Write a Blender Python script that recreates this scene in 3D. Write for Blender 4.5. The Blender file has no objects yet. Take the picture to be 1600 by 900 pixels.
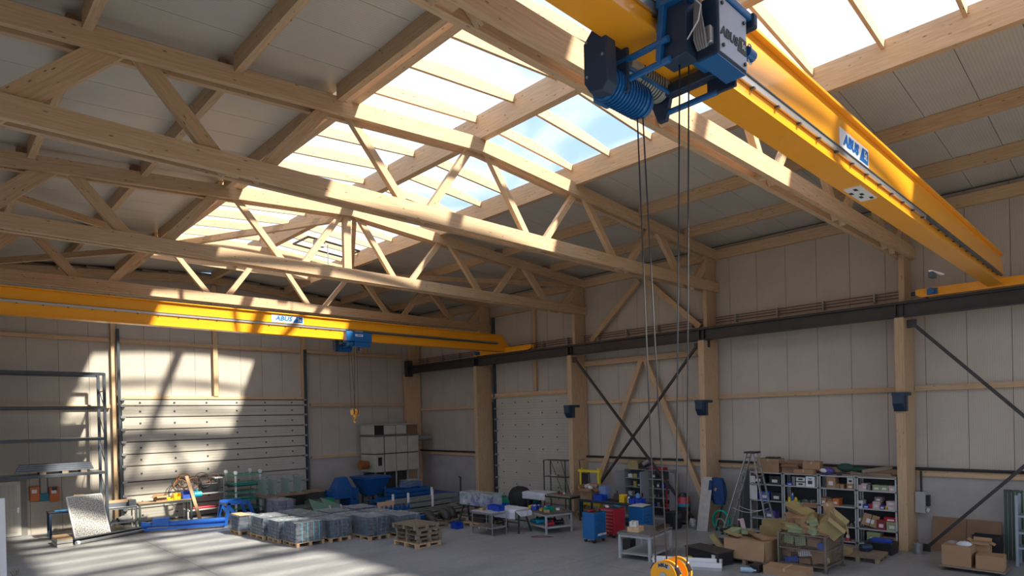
import bpy, math, random
from mathutils import Vector, Matrix
R_ = random.Random(7)
S = bpy.context.scene
COL = S.collection

# ------------------------------------------------------------------ camera
F_, CX_, CY_ = 978.73, 799.3, 654.83
PITCH, YAW, ROLL = math.radians(-.191), math.radians(43.768), math.radians(-1.338)
EYE = Vector((0, 0, 4.2))
FW = Vector((math.sin(YAW)*math.cos(PITCH), math.cos(YAW)*math.cos(PITCH), math.sin(PITCH)))
RT0 = Vector((math.cos(YAW), -math.sin(YAW), 0)); UP0 = RT0.cross(FW)
RT = RT0*math.cos(ROLL) + UP0*math.sin(ROLL); UP = -RT0*math.sin(ROLL) + UP0*math.cos(ROLL)
cd = bpy.data.cameras.new('camera'); cam = bpy.data.objects.new('camera', cd); COL.objects.link(cam)
cam.matrix_world = Matrix((( RT.x, UP.x, -FW.x, EYE.x), (RT.y, UP.y, -FW.y, EYE.y), (RT.z, UP.z, -FW.z, EYE.z), (0, 0, 0, 1)))
cd.sensor_width = 36; cd.sensor_fit = 'HORIZONTAL'; cd.lens = F_/1600*36
cd.shift_x = -(CX_-800)/1600; cd.shift_y = (CY_-450)/1600; cd.clip_start = .05; cd.clip_end = 500
S.camera = cam

# ------------------------------------------------------------------ sky
W = bpy.data.worlds.new('sky'); S.world = W; W.use_nodes = True
nt = W.node_tree; nt.nodes.clear()
def N(t, typ, **k):
    n = t.nodes.new(typ)
    for a, b in k.items():
        if a in ('operation', 'blend_type', 'data_type', 'feature', 'noise_dimensions', 'wave_type', 'bands_direction', 'interpolation', 'distance', 'clamp'): setattr(n, a, b)
    return n
tc = N(nt, 'ShaderNodeTexCoord'); mp = N(nt, 'ShaderNodeMapping'); mp.inputs['Scale'].default_value = (1.6, 1.6, 3.2)
mp.inputs['Rotation'].default_value = (0, 0, .6)
no = N(nt, 'ShaderNodeTexNoise'); no.inputs['Scale'].default_value = 2.2; no.inputs['Detail'].default_value = 6; no.inputs['Distortion'].default_value = .5
cr = N(nt, 'ShaderNodeValToRGB'); cr.color_ramp.elements[0].position = .40; cr.color_ramp.elements[1].position = .60
cr.color_ramp.elements[0].color = (.33, .49, .80, 1); cr.color_ramp.elements[1].color = (.80, .84, .90, 1)
sx = N(nt, 'ShaderNodeSeparateXYZ'); gr = N(nt, 'ShaderNodeValToRGB')
gr.color_ramp.elements[0].position = .47; gr.color_ramp.elements[0].color = (.20, .19, .17, 1)
gr.color_ramp.elements[1].position = .52; gr.color_ramp.elements[1].color = (1, 1, 1, 1)
ma = N(nt, 'ShaderNodeMath', operation='MULTIPLY_ADD'); ma.inputs[1].default_value = .5; ma.inputs[2].default_value = .5
mx = N(nt, 'ShaderNodeMix', data_type='RGBA', blend_type='MULTIPLY'); mx.inputs[0].default_value = 1
bg = N(nt, 'ShaderNodeBackground'); wo = N(nt, 'ShaderNodeOutputWorld')
L = nt.links.new
L(tc.outputs['Generated'], mp.inputs[0]); L(mp.outputs[0], no.inputs['Vector']); L(no.outputs[0], cr.inputs[0])
L(tc.outputs['Generated'], sx.inputs[0]); L(sx.outputs[2], ma.inputs[0]); L(ma.outputs[0], gr.inputs[0])
L(cr.outputs[0], mx.inputs[6]); L(gr.outputs[0], mx.inputs[7]); L(mx.outputs[2], bg.inputs[0]); L(bg.outputs[0], wo.inputs[0])
bg.inputs[1].default_value = .86

# ------------------------------------------------------------------ sun
sd = bpy.data.lights.new('sun', 'SUN'); sd.energy = 5.8; sd.angle = math.radians(2.8); sd.color = (1, .91, .77)
so = bpy.data.objects.new('sun', sd); COL.objects.link(so); so.location = (30, -40, 40)
SUNDIR = Vector((-.378, .88, -1)).normalized()
so.rotation_euler = SUNDIR.to_track_quat('-Z', 'Y').to_euler()

S.view_settings.view_transform = 'Standard'; S.view_settings.look = 'None'
S.view_settings.exposure = 1.08; S.view_settings.gamma = 1; S.view_settings.use_curve_mapping = False
S.cycles.max_bounces = 10; S.cycles.diffuse_bounces = 7; S.cycles.transparent_max_bounces = 16

# ------------------------------------------------------------------ points measured in the photo, put on real planes
def ray(px, py): return FW + RT*((px-CX_)/F_) - UP*((py-CY_)/F_)
def on(px, py, ax, v):
    d = ray(px, py); i = 'XYZ'.index(ax); t = (v-EYE[i])/d[i]; return EYE + d*t
def fl(px, py, z=0): return on(px, py, 'Z', z)

# ------------------------------------------------------------------ mesh builder
ORG = {}
def org(o):
    return ORG.get(o.name, Vector((0, 0, 0))) if o else Vector((0, 0, 0))
class MB:
    def __init__(s): s.v = []; s.f = []; s.uv = []; s.m = []; s.sm = []
    def add(s, vs, fs, uvs=None, m=0, sm=False, M=None):
        b = len(s.v)
        for v in vs:
            v = Vector(v); s.v.append(M @ v if M is not None else v)
        for i, f in enumerate(fs):
            s.f.append([b+j for j in f]); s.m.append(m); s.sm.append(sm)
            if uvs: s.uv.append(uvs[i])
            else: s.uv.append([(vs[j][0]+vs[j][1], vs[j][2]+.3*vs[j][1]) for j in f])
        return s
    def hexa(s, P, L_, w, h, m=0, M=None):
        # P: 8 points, first four ring at start, next four ring at end ; u along length
        o = R_.random()*7
        fs = [(3, 2, 1, 0), (4, 5, 6, 7)]; uv = [[(0, 0), (0, w), (h, w), (h, 0)]]*2
        off = 0
        for i in range(4):
            j = (i+1) % 4; d = (w, h, w, h)[i]
            fs.append((i, j, 4+j, 4+i)); uv.append([(o, off), (o, off+d), (o+L_, off+d), (o+L_, off)]); off += d+.013
        return s.add(P, fs, uv, m, False, M)
    def bar(s, p0, p1, w, h, up=(0, 0, 1), m=0, M=None, roll=0):
        p0 = Vector(p0); p1 = Vector(p1); d = p1-p0; L_ = d.length; d = d.normalized(); u = Vector(up)
        if abs(d.dot(u)) > .99: u = Vector((0, 1, 0))
        sd_ = d.cross(u).normalized(); u = sd_.cross(d).normalized()
        if roll:
            q = Matrix.Rotation(roll, 3, d); sd_ = q @ sd_; u = q @ u
        a = sd_*w/2; b = u*h/2
        P = [p0-a-b, p0+a-b, p0+a+b, p0-a+b, p1-a-b, p1+a-b, p1+a+b, p1-a+b]
        return s.hexa(P, L_, w, h, m, M)
    def box(s, x0, x1, y0, y1, z0, z1, m=0, M=None):
        dx, dy, dz = abs(x1-x0), abs(y1-y0), abs(z1-z0); c = Vector(((x0+x1)/2, (y0+y1)/2, (z0+z1)/2))
        if dx >= dy and dx >= dz: return s.bar((x0, c.y, c.z), (x1, c.y, c.z), dy, dz, (0, 0, 1), m, M)
        if dy >= dz: return s.bar((c.x, y0, c.z), (c.x, y1, c.z), dx, dz, (0, 0, 1), m, M)
        return s.bar((c.x, c.y, z0), (c.x, c.y, z1), dx, dy, (0, 1, 0), m, M)
    def ob(s, c, size, rz=0, m=0, rx=0, ry=0):
        M = Matrix.Translation(c) @ Matrix.Rotation(rz, 4, 'Z') @ Matrix.Rotation(rx, 4, 'X') @ Matrix.Rotation(ry, 4, 'Y')
        a, b, d = size[0]/2, size[1]/2, size[2]/2
        return s.box(-a, a, -b, b, -d, d, m, M)
    def cyl(s, p0, p1, r0, r1=None, n=12, m=0, caps=True, M=None):
        p0 = Vector(p0); p1 = Vector(p1); r1 = r0 if r1 is None else r1
        d = (p1-p0); L_ = d.length; d = d.normalized(); u = Vector((0, 0, 1)) if abs(d.z) < .9 else Vector((1, 0, 0))
        a = d.cross(u).normalized(); b = d.cross(a)
        vs = []
        for p, r in ((p0, r0), (p1, r1)):
            for i in range(n):
                t = 2*math.pi*i/n; vs.append(p+a*math.cos(t)*r+b*math.sin(t)*r)
        fs = [(i, (i+1) % n, n+(i+1) % n, n+i) for i in range(n)]
        uv = [[(0, i/n*6.28*r0), (0, (i+1)/n*6.28*r0), (L_, (i+1)/n*6.28*r0), (L_, i/n*6.28*r0)] for i in range(n)]
        s.add(vs, fs, uv, m, True, M)
        if caps:
            s.add(vs[:n], [tuple(range(n-1, -1, -1))], None, m, False, M); s.add(vs[n:], [tuple(range(n))], None, m, False, M)
        return s
    def tube(s, pts, r, n=6, m=0, M=None, closed=False):
        pts = [Vector(p) for p in pts]; k = len(pts); vs = []; pa = None
        for i, p in enumerate(pts):
            d = (pts[min(i+1, k-1)]-pts[max(i-1, 0)]).normalized() if not closed else (pts[(i+1) % k]-pts[i-1]).normalized()
            if pa is None:
                u = Vector((0, 0, 1)) if abs(d.z) < .9 else Vector((1, 0, 0)); pa = d.cross(u).normalized()
            a = (pa-d*pa.dot(d)).normalized(); pa = a; b = d.cross(a)
            for j in range(n):
                t = 2*math.pi*j/n; vs.append(p+a*math.cos(t)*r+b*math.sin(t)*r)
        fs = []
        for i in range(k if closed else k-1):
            q = (i+1) % k
            for j in range(n): fs.append((i*n+j, i*n+(j+1) % n, q*n+(j+1) % n, q*n+j))
        if not closed: fs += [tuple(range(n-1, -1, -1)), tuple((k-1)*n+j for j in range(n))]
        return s.add(vs, fs, None, m, True, M)
    def prism(s, poly, ax, a, b, m=0, M=None):
        # poly in the two other axes (in XYZ order), extruded from a to b along ax
        n = len(poly)
        def P(q, t):
            return {'X': (t, q[0], q[1]), 'Y': (q[0], t, q[1]), 'Z': (q[0], q[1], t)}[ax]
        vs = [P(q, a) for q in poly]+[P(q, b) for q in poly]
        fs = [tuple(range(n)), tuple(range(2*n-1, n-1, -1))]+[(i, n+i, n+(i+1) % n, (i+1) % n) for i in range(n)]
        uv = [[tuple(q) for q in poly], [tuple(q) for q in reversed(poly)]]
        for i in range(n):
            q0, q1 = poly[i], poly[(i+1) % n]; l = math.dist(q0, q1); uv.append([(0, 0), (0, b-a), (l, b-a), (l, 0)])
        return s.add(vs, fs, uv, m, False, M)
    def sheet(s, fn, nu, nv, m=0, M=None, closeu=False, sm=True):
        vs = [fn(i/nu, j/nv) for j in range(nv+1) for i in range(nu+1)]; fs = []; uv = []
        for j in range(nv):
            for i in range(nu):
                a = j*(nu+1)+i; fs.append((a, a+1, a+nu+2, a+nu+1)); uv.append([(i/nu, j/nv), ((i+1)/nu, j/nv), ((i+1)/nu, (j+1)/nv), (i/nu, (j+1)/nv)])
        return s.add(vs, fs, uv, m, sm, M)
    def ball(s, c, r, nu=12, nv=8, m=0, sc=(1, 1, 1), jit=0):
        rnd = random.Random(int(c[0]*97+c[1]*31+c[2]*7))
        J = {}
        def fn(u, v):
            k = (round(u*nu) % nu, round(v*nv)); q = J.setdefault(k, 1+jit*(rnd.random()-.5)*2)
            t = 2*math.pi*u; p = math.pi*v
            if k[1] in (0, nv): q = 1
            return (c[0]+r*q*sc[0]*math.sin(p)*math.cos(t), c[1]+r*q*sc[1]*math.sin(p)*math.sin(t), c[2]-r*q*sc[2]*math.cos(p))
        return s.sheet(fn, nu, nv, m)
    def build(s, name, mats, parent=None, bevel=0, kind=None):
        me = bpy.data.meshes.new(name); o0 = org(parent)
        me.from_pydata([tuple(v-o0) for v in s.v], [], s.f)
        ul = me.uv_layers.new(name='UVMap'); k = 0
        for f, uv in zip(s.f, s.uv):
            for c in uv: ul.data[k].uv = c; k += 1
        for p, m, sm in zip(me.polygons, s.m, s.sm): p.material_index = m; p.use_smooth = sm
        if not isinstance(mats, (list, tuple)): mats = [mats]
        for m in mats: me.materials.append(m)
        me.validate(); me.update()
        return link(name, me, parent, bevel, kind)
def link(name, me, parent=None, bevel=0, kind=None):
    o = bpy.data.objects.new(name, me); COL.objects.link(o)
    if parent: o.parent = parent
    ORG[o.name] = org(parent)
    if bevel:
        b = o.modifiers.new('bevel', 'BEVEL'); b.width = bevel; b.segments = 2; b.limit_method = 'ANGLE'; b.angle_limit = .6
    if kind: o['kind'] = kind
    return o
def tag(o, label, cat, group=None, kind=None):
    o['label'] = label; o['category'] = cat
    if group: o['group'] = group
    if kind: o['kind'] = kind
    return o
def thing(name, label, cat, loc=(0, 0, 0), rz=0, group=None):
    o = bpy.data.objects.new(name, None); COL.objects.link(o); o.location = loc; o.rotation_euler = (0, 0, rz); o.empty_display_size = .1
    ORG[o.name] = Vector((0, 0, 0)) if rz else Vector(loc)
    return tag(o, label, cat, group)
def local(name, label, cat, loc=(0, 0, 0), rz=0, group=None):
    """thing whose parts are modelled around its own base point"""
    o = thing(name, label, cat, loc, rz, group); ORG[o.name] = Vector((0, 0, 0)); return o
def part_at(o, loc): o.location = loc; return o
KIDS = None
def dup(o, loc, rz=0, label=None, group=None):
    def cp(a, par):
        c = a.copy(); COL.objects.link(c)
        if par: c.parent = par
        for k in list(a.children): cp(k, c)
        return c
    r = cp(o, None); r.location = loc; r.rotation_euler = (0, 0, rz)
    if label: r['label'] = label
    if group: r['group'] = group
    ORG[r.name] = Vector((0, 0, 0)); return r

# ------------------------------------------------------------------ materials
MATS = {}
def mat(name, col, rough=.6, metal=0, var=.08, scale=3., bump=0., bscale=40., trans=0., spec=.5, coat=0):
    if name in MATS: return MATS[name]
    m = bpy.data.materials.new(name); m.use_nodes = True; t = m.node_tree; b = t.nodes['Principled BSDF']
    b.inputs['Roughness'].default_value = rough; b.inputs['Metallic'].default_value = metal
    b.inputs['Specular IOR Level'].default_value = spec; b.inputs['Coat Weight'].default_value = coat
    c = tuple(col)+(1,)
    if var or bump:
        tc = t.nodes.new('ShaderNodeTexCoord')
    if var:
        n = t.nodes.new('ShaderNodeTexNoise'); n.inputs['Scale'].default_value = scale; n.inputs['Detail'].default_value = 5
        r = t.nodes.new('ShaderNodeValToRGB'); r.color_ramp.elements[0].position = .3; r.color_ramp.elements[1].position = .7
        r.color_ramp.elements[0].color = tuple(x*(1-var) for x in col)+(1,); r.color_ramp.elements[1].color = tuple(min(1, x*(1+var)) for x in col)+(1,)
        t.links.new(tc.outputs['Object'], n.inputs['Vector']); t.links.new(n.outputs[0], r.inputs[0]); t.links.new(r.outputs[0], b.inputs['Base Color'])
    else: b.inputs['Base Color'].default_value = c
    if bump:
        n2 = t.nodes.new('ShaderNodeTexNoise'); n2.inputs['Scale'].default_value = bscale; n2.inputs['Detail'].default_value = 3
        bp = t.nodes.new('ShaderNodeBump'); bp.inputs['Strength'].default_value = bump; bp.inputs['Distance'].default_value = .02
        t.links.new(tc.outputs['Object'], n2.inputs['Vector']); t.links.new(n2.outputs[0], bp.inputs['Height']); t.links.new(bp.outputs[0], b.inputs['Normal'])
    if trans:
        b.inputs['Alpha'].default_value = 1-trans
    MATS[name] = m; return m
def wood(name, c0, c1, knot=(.16, .08, .04), kn=1.0, rough=.6):
    m = bpy.data.materials.new(name); m.use_nodes = True; t = m.node_tree; b = t.nodes['Principled BSDF']; lk = t.links.new
    b.inputs['Roughness'].default_value = rough; b.inputs['Specular IOR Level'].default_value = .3
    uv = t.nodes.new('ShaderNodeUVMap'); oi = t.nodes.new('ShaderNodeObjectInfo')
    ad = t.nodes.new('ShaderNodeVectorMath'); ad.operation = 'ADD'; cb = t.nodes.new('ShaderNodeCombineXYZ')
    mu = t.nodes.new('ShaderNodeMath'); mu.operation = 'MULTIPLY'; mu.inputs[1].default_value = 37
    lk(oi.outputs['Random'], mu.inputs[0]); lk(mu.outputs[0], cb.inputs[0]); lk(mu.outputs[0], cb.inputs[1])
    lk(uv.outputs[0], ad.inputs[0]); lk(cb.outputs[0], ad.inputs[1])
    m1 = t.nodes.new('ShaderNodeMapping'); m1.inputs['Scale'].default_value = (.9, 16, 1); lk(ad.outputs[0], m1.inputs[0])
    n = t.nodes.new('ShaderNodeTexNoise'); n.inputs['Scale'].default_value = 1.6; n.inputs['Detail'].default_value = 6; n.inputs['Roughness'].default_value = .65; lk(m1.outputs[0], n.inputs['Vector'])
    r = t.nodes.new('ShaderNodeValToRGB'); r.color_ramp.elements[0].position = .32; r.color_ramp.elements[1].position = .68
    r.color_ramp.elements[0].color = c0+(1,); r.color_ramp.elements[1].color = c1+(1,); lk(n.outputs[0], r.inputs[0])
    m2 = t.nodes.new('ShaderNodeMapping'); m2.inputs['Scale'].default_value = (3.4, 11, 1); lk(ad.outputs[0], m2.inputs[0])
    v = t.nodes.new('ShaderNodeTexVoronoi'); v.inputs['Scale'].default_value = 1.; v.inputs['Randomness'].default_value = 1; lk(m2.outputs[0], v.inputs['Vector'])
    kr = t.nodes.new('ShaderNodeValToRGB'); kr.color_ramp.elements[0].position = .085; kr.color_ramp.elements[1].position = .15
    kr.color_ramp.elements[0].color = (1, 1, 1, 1); kr.color_ramp.elements[1].color = (0, 0, 0, 1); lk(v.outputs['Distance'], kr.inputs[0])
    # only part of the cells carry a knot
    sp = t.nodes.new('ShaderNodeSeparateColor'); lk(v.outputs['Color'], sp.inputs[0])
    gt = t.nodes.new('ShaderNodeMath'); gt.operation = 'GREATER_THAN'; gt.inputs[1].default_value = 1-.8*kn; lk(sp.outputs[0], gt.inputs[0])
    ml = t.nodes.new('ShaderNodeMath'); ml.operation = 'MULTIPLY'; lk(kr.outputs[0], ml.inputs[0]); lk(gt.outputs[0], ml.inputs[1])
    m8 = t.nodes.new('ShaderNodeMath'); m8.operation = 'MULTIPLY'; m8.inputs[1].default_value = .8; lk(ml.outputs[0], m8.inputs[0])
    # slow tone change from member to member
    hs = t.nodes.new('ShaderNodeHueSaturation'); mr = t.nodes.new('ShaderNodeMapRange'); mr.inputs[3].default_value = .88; mr.inputs[4].default_value = 1.1
    lk(oi.outputs['Random'], mr.inputs[0]); lk(mr.outputs[0], hs.inputs['Value']); lk(r.outputs[0], hs.inputs['Color'])
    x = t.nodes.new('ShaderNodeMix'); x.data_type = 'RGBA'; x.inputs[7].default_value = knot+(1,)
    lk(m8.outputs[0], x.inputs[0]); lk(hs.outputs[0], x.inputs[6]); lk(x.outputs[2], b.inputs['Base Color'])
    MATS[name] = m; return m
def ribbed(name, col, period=.05, depth=.6, groove_shade=.12, rough=.45, axis=1, blotch=.05):
    m = bpy.data.materials.new(name); m.use_nodes = True; t = m.node_tree; b = t.nodes['Principled BSDF']; lk = t.links.new
    b.inputs['Roughness'].default_value = rough; b.inputs['Specular IOR Level'].default_value = .4
    uv = t.nodes.new('ShaderNodeUVMap'); sp = t.nodes.new('ShaderNodeSeparateXYZ'); lk(uv.outputs[0], sp.inputs[0])
    mu = t.nodes.new('ShaderNodeMath'); mu.operation = 'MULTIPLY'; mu.inputs[1].default_value = 2*math.pi/period; lk(sp.outputs[axis], mu.inputs[0])
    si = t.nodes.new('ShaderNodeMath'); si.operation = 'SINE'; lk(mu.outputs[0], si.inputs[0])
    r = t.nodes.new('ShaderNodeValToRGB'); r.color_ramp.elements[0].position = .0; r.color_ramp.elements[1].position = .35
    r.color_ramp.elements[0].color = (1-groove_shade,)*3+(1,); r.color_ramp.elements[1].color = (1, 1, 1, 1)  # grooves darkened in the colour to stand for shade between ribs
    mr = t.nodes.new('ShaderNodeMapRange'); mr.inputs[1].default_value = -1; lk(si.outputs[0], mr.inputs[0]); lk(mr.outputs[0], r.inputs[0])
    tc = t.nodes.new('ShaderNodeTexCoord'); n = t.nodes.new('ShaderNodeTexNoise'); n.inputs['Scale'].default_value = 1.2; n.inputs['Detail'].default_value = 4; lk(tc.outputs['Object'], n.inputs['Vector'])
    c = t.nodes.new('ShaderNodeValToRGB'); c.color_ramp.elements[0].position = .3; c.color_ramp.elements[1].position = .7
    c.color_ramp.elements[0].color = tuple(x*(1-blotch) for x in col)+(1,); c.color_ramp.elements[1].color = tuple(x*(1+blotch) for x in col)+(1,); lk(n.outputs[0], c.inputs[0])
    x = t.nodes.new('ShaderNodeMix'); x.data_type = 'RGBA'; x.blend_type = 'MULTIPLY'; x.inputs[0].default_value = 1; lk(c.outputs[0], x.inputs[6]); lk(r.outputs[0], x.inputs[7]); lk(x.outputs[2], b.inputs['Base Color'])
    bp = t.nodes.new('ShaderNodeBump'); bp.inputs['Strength'].default_value = depth; bp.inputs['Distance'].default_value = .003; lk(mr.outputs[0], bp.inputs['Height']); lk(bp.outputs[0], b.inputs['Normal'])
    MATS[name] = m; return m
def glassy(name, col, op=.3, rough=.2, bump=0., bscale=9.):
    """thin sheet: part of the light passes, the rest is a glossy tinted surface"""
    m = bpy.data.materials.new(name); m.use_nodes = True; t = m.node_tree; b = t.nodes['Principled BSDF']; lk = t.links.new
    b.inputs['Base Color'].default_value = tuple(col)+(1,); b.inputs['Roughness'].default_value = rough
    o = t.nodes['Material Output']; tr = t.nodes.new('ShaderNodeBsdfTransparent'); mx_ = t.nodes.new('ShaderNodeMixShader'); mx_.inputs[0].default_value = op
    tr.inputs[0].default_value = tuple(.5+.5*x for x in col)+(1,)
    lk(tr.outputs[0], mx_.inputs[1]); lk(b.outputs[0], mx_.inputs[2]); lk(mx_.outputs[0], o.inputs[0])
    if bump:
        tc = t.nodes.new('ShaderNodeTexCoord'); n2 = t.nodes.new('ShaderNodeTexNoise'); n2.inputs['Scale'].default_value = bscale; n2.inputs['Detail'].default_value = 4
        bp = t.nodes.new('ShaderNodeBump'); bp.inputs['Strength'].default_value = bump; bp.inputs['Distance'].default_value = .05
        lk(tc.outputs['Object'], n2.inputs['Vector']); lk(n2.outputs[0], bp.inputs['Height']); lk(bp.outputs[0], b.inputs['Normal'])
        rr = t.nodes.new('ShaderNodeMapRange'); rr.inputs[1].default_value = .35; rr.inputs[2].default_value = .7; rr.inputs[3].default_value = op*.6; rr.inputs[4].default_value = min(1, op*1.5)
        lk(n2.outputs[0], rr.inputs[0]); lk(rr.outputs[0], mx_.inputs[0])
    MATS[name] = m; return m
WOOD = wood('spruce_glulam', (.50, .335, .19), (.67, .48, .30))
PINE = wood('raw_pine', (.50, .32, .17), (.66, .46, .27), kn=.5)
OLDWOOD = wood('weathered_wood', (.19, .145, .10), (.33, .265, .19), kn=.5)
PLY = wood('worktop_wood', (.28, .18, .11), (.40, .28, .18), kn=.1)
PANEL = ribbed('wall_panel_metal', (.53, .485, .415), .052)
RPANEL = ribbed('roof_panel_metal', (.55, .53, .47), .06, rough=.35)
DOORM = ribbed('door_metal', (.53, .50, .43), .13, .8, .10, rough=.4)
CONC = mat('plinth_concrete', (.42, .40, .37), .85, 0, .10, 1.5, .25, 25)
YEL = mat('crane_yellow', (.95, .39, .012), .32, 0, .03, 1, coat=.3)
BLK = mat('runway_steel', (.035, .030, .030), .42, 0, .25, 2)
DGREY = mat('anthracite_steel', (.055, .07, .085), .45, 0, .1)
STEEL = mat('galvanised_steel', (.38, .39, .39), .42, .6, .12, 6)
LGREY = mat('light_grey_paint', (.42, .44, .44), .5, 0, .06)
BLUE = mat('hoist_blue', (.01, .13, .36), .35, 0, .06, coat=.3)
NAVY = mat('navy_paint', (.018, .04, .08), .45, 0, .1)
ROPE = mat('wire_rope', (.10, .095, .09), .45, .5, .1)
WHITE = mat('white_paint', (.80, .80, .80), .45, 0, .03)
SILVER = mat('aluminium', (.60, .61, .62), .32, .8, .05)
RUBBER = mat('black_rubber', (.015, .015, .016), .6, 0, .15)
BLACKP = mat('black_plastic', (.018, .018, .02), .4, 0, .1)
CARD = mat('cardboard', (.37, .23, .125), .8, 0, .08, 2)
CARDD = mat('old_cardboard', (.29, .175, .10), .8, 0, .12, 2)
COPPER = mat('conductor_copper', (.22, .07, .045), .5, .3, .1)
GLASS = glassy('skylight_glass', (.96, .98, 1.0), .05, .1)

# ================================================================== structure
XL, XR, YN, YF = -1.35, 22.1, -7.6, 31.1
RX = 10.35
def RZ(x): return 11.1-.073*abs(x-RX)
TY = [5.374+6.38*k for k in range(-2, 4)]       # truss axes; the last wall stands one bay behind
# floor: slabs with saw-cut joints
FLOOR = None
def floor_mat():
    m = bpy.data.materials.new('power_floated_concrete'); m.use_nodes = True; t = m.node_tree; b = t.nodes['Principled BSDF']; lk = t.links.new
    tc = t.nodes.new('ShaderNodeTexCoord'); mp = t.nodes.new('ShaderNodeMapping'); mp.inputs['Rotation'].default_value = (0, 0, -.8); mp.inputs['Scale'].default_value = (.35, 1.3, 1); lk(tc.outputs['Object'], mp.inputs[0])
    n = t.nodes.new('ShaderNodeTexNoise'); n.inputs['Scale'].default_value = .9; n.inputs['Detail'].default_value = 8; n.inputs['Roughness'].default_value = .62; lk(mp.outputs[0], n.inputs['Vector'])
    r = t.nodes.new('ShaderNodeValToRGB'); e = r.color_ramp.elements; e[0].position = .28; e[0].color = (.235, .24, .245, 1); e[1].position = .72; e[1].color = (.385, .39, .39, 1); lk(n.outputs[0], r.inputs[0])
    n2 = t.nodes.new('ShaderNodeTexNoise'); n2.inputs['Scale'].default_value = 9; n2.inputs['Detail'].default_value = 6; lk(tc.outputs['Object'], n2.inputs['Vector'])
    r2 = t.nodes.new('ShaderNodeValToRGB'); r2.color_ramp.elements[0].position = .3; r2.color_ramp.elements[0].color = (.86, .86, .86, 1); r2.color_ramp.elements[1].position = .6; r2.color_ramp.elements[1].color = (1, 1, 1, 1); lk(n2.outputs[0], r2.inputs[0])
    x = t.nodes.new('ShaderNodeMix'); x.data_type = 'RGBA'; x.blend_type = 'MULTIPLY'; x.inputs[0].default_value = 1; lk(r.outputs[0], x.inputs[6]); lk(r2.outputs[0], x.inputs[7]); lk(x.outputs[2], b.inputs['Base Color'])
    mr = t.nodes.new('ShaderNodeMapRange'); mr.inputs[3].default_value = .30; mr.inputs[4].default_value = .55; lk(n.outputs[0], mr.inputs[0]); lk(mr.outputs[0], b.inputs['Roughness'])
    b.inputs['Specular IOR Level'].default_value = .4
    return m
FM = floor_mat()
f0 = MB(); f0.box(XL-.3, XR+.4, YN-.3, YF+.4, -.30, -.03); FLOOR = f0.build('floor', mat('joint_dark', (.10, .09, .08), .9), kind='structure')
xs = [XL-.3, 6.06, 13.9, XR+.4]; ys = [YN-.3, -1.0, 11.75, 24.5, YF+.4]
for i in range(3):
    for j in range(4):
        MB().box(xs[i]+.006, xs[i+1]-.006, ys[j]+.006, ys[j+1]-.006, -.05, 0).build('slab', FM, FLOOR)

# ---- right wall
WR = MB().box(XR+.02, XR+.3, YN, YF, 0, 10.6).build('wall_right', mat('joint_seal', (.12, .11, .10), .9), kind='structure')
MB().box(XR-.10, XR+.02, YN, 18.2, 0, 2.28).build('plinth', CONC, WR)
MB().box(XR-.10, XR+.02, 24.5, YF, 0, 2.28).build('plinth', CONC, WR)
y = YF-.02; pm = None
seams = []
y0 = 2.91-1.03*10
while y0 < YF:
    a, b = max(y0, YN), min(y0+1.03, YF)
    z0 = 2.28 if not (a > 17.9 and b < 25) else 5.0
    if b-a > .05: MB().box(XR-.03, XR+.02, a+.006, b-.006, z0, 10.42).build('wall_panel', PANEL, WR)
    y0 += 1.03
cols = [TY[0], TY[1], TY[2], TY[3], TY[4], TY[5], 30.88]
for i in range(len(cols)-1):
    a, b = cols[i]+.14, cols[i+1]-.14
    for z, h in ((4.70, .15), (7.33, .15)):
        if i == 4 and z < 5: z = 5.28
        MB().box(XR-.17, XR-.03, a, b, z, z+h).build('girt', WOOD, WR)
    if i != 4:
        MB().box(XR-.19, XR-.03, a, b, 2.14, 2.29).build('girt', WOOD, WR)
        MB().cyl((XR-.24, a, 2.36), (XR-.24, b, 2.36), .045, n=8).build('conduit', BLACKP, WR)
    else: MB().box(XR-.17, XR-.05, a, b, 9.4, 9.5).build('girt', WOOD, WR)
MB().box(XR-.17, XR-.05, 18.3, 24.4, 5.20, 5.28).build('girt', WOOD, WR)
MB().box(XR-.17, XR-.05, 21.1, 21.28, 5.4, 10.1).build('wall_post', WOOD, WR)
def wbar(name, a, b, w, h, x=XR-.26):
    MB().bar((x, a[0], a[1]), (x, b[0], b[1]), h, w, (1, 0, 0)).build(name, WOOD, WR)
# timber K bracing in the bay left of the second pillar
wbar('brace', (14.95, 6.45), (17.30, 1.35), .14, .22); wbar('brace', (14.75, 6.45), (12.25, .85), .14, .22)
wbar('brace', (14.98, 9.72), (17.55, 7.48), .14, .22); wbar('brace', (14.70, 9.72), (12.25, 7.48), .14, .22)
MB().box(XR-.32, XR-.17, TY[3]+.14, TY[4]-.14, 6.38, 6.60).build('girt', WOOD, WR)
wbar('brace', (5.6, .2), (5.6, .2001), .01, .01) if False else None
# conductor rails above the runway beam
for i in range(2, 6):
    a, b = cols[i]+.13, cols[i+1]-.13
    for z in (7.56, 7.66, 7.75): MB().cyl((XR-.22, a, z), (XR-.22, b, z), .016, n=6).build('conductor_rail', COPPER, WR)
    for q in range(4):
        yy = a+(b-a)*(q+.5)/4; MB().box(XR-.25, XR-.03, yy-.02, yy+.02, 7.50, 7.80).build('rail_clip', LGREY, WR)
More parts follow.
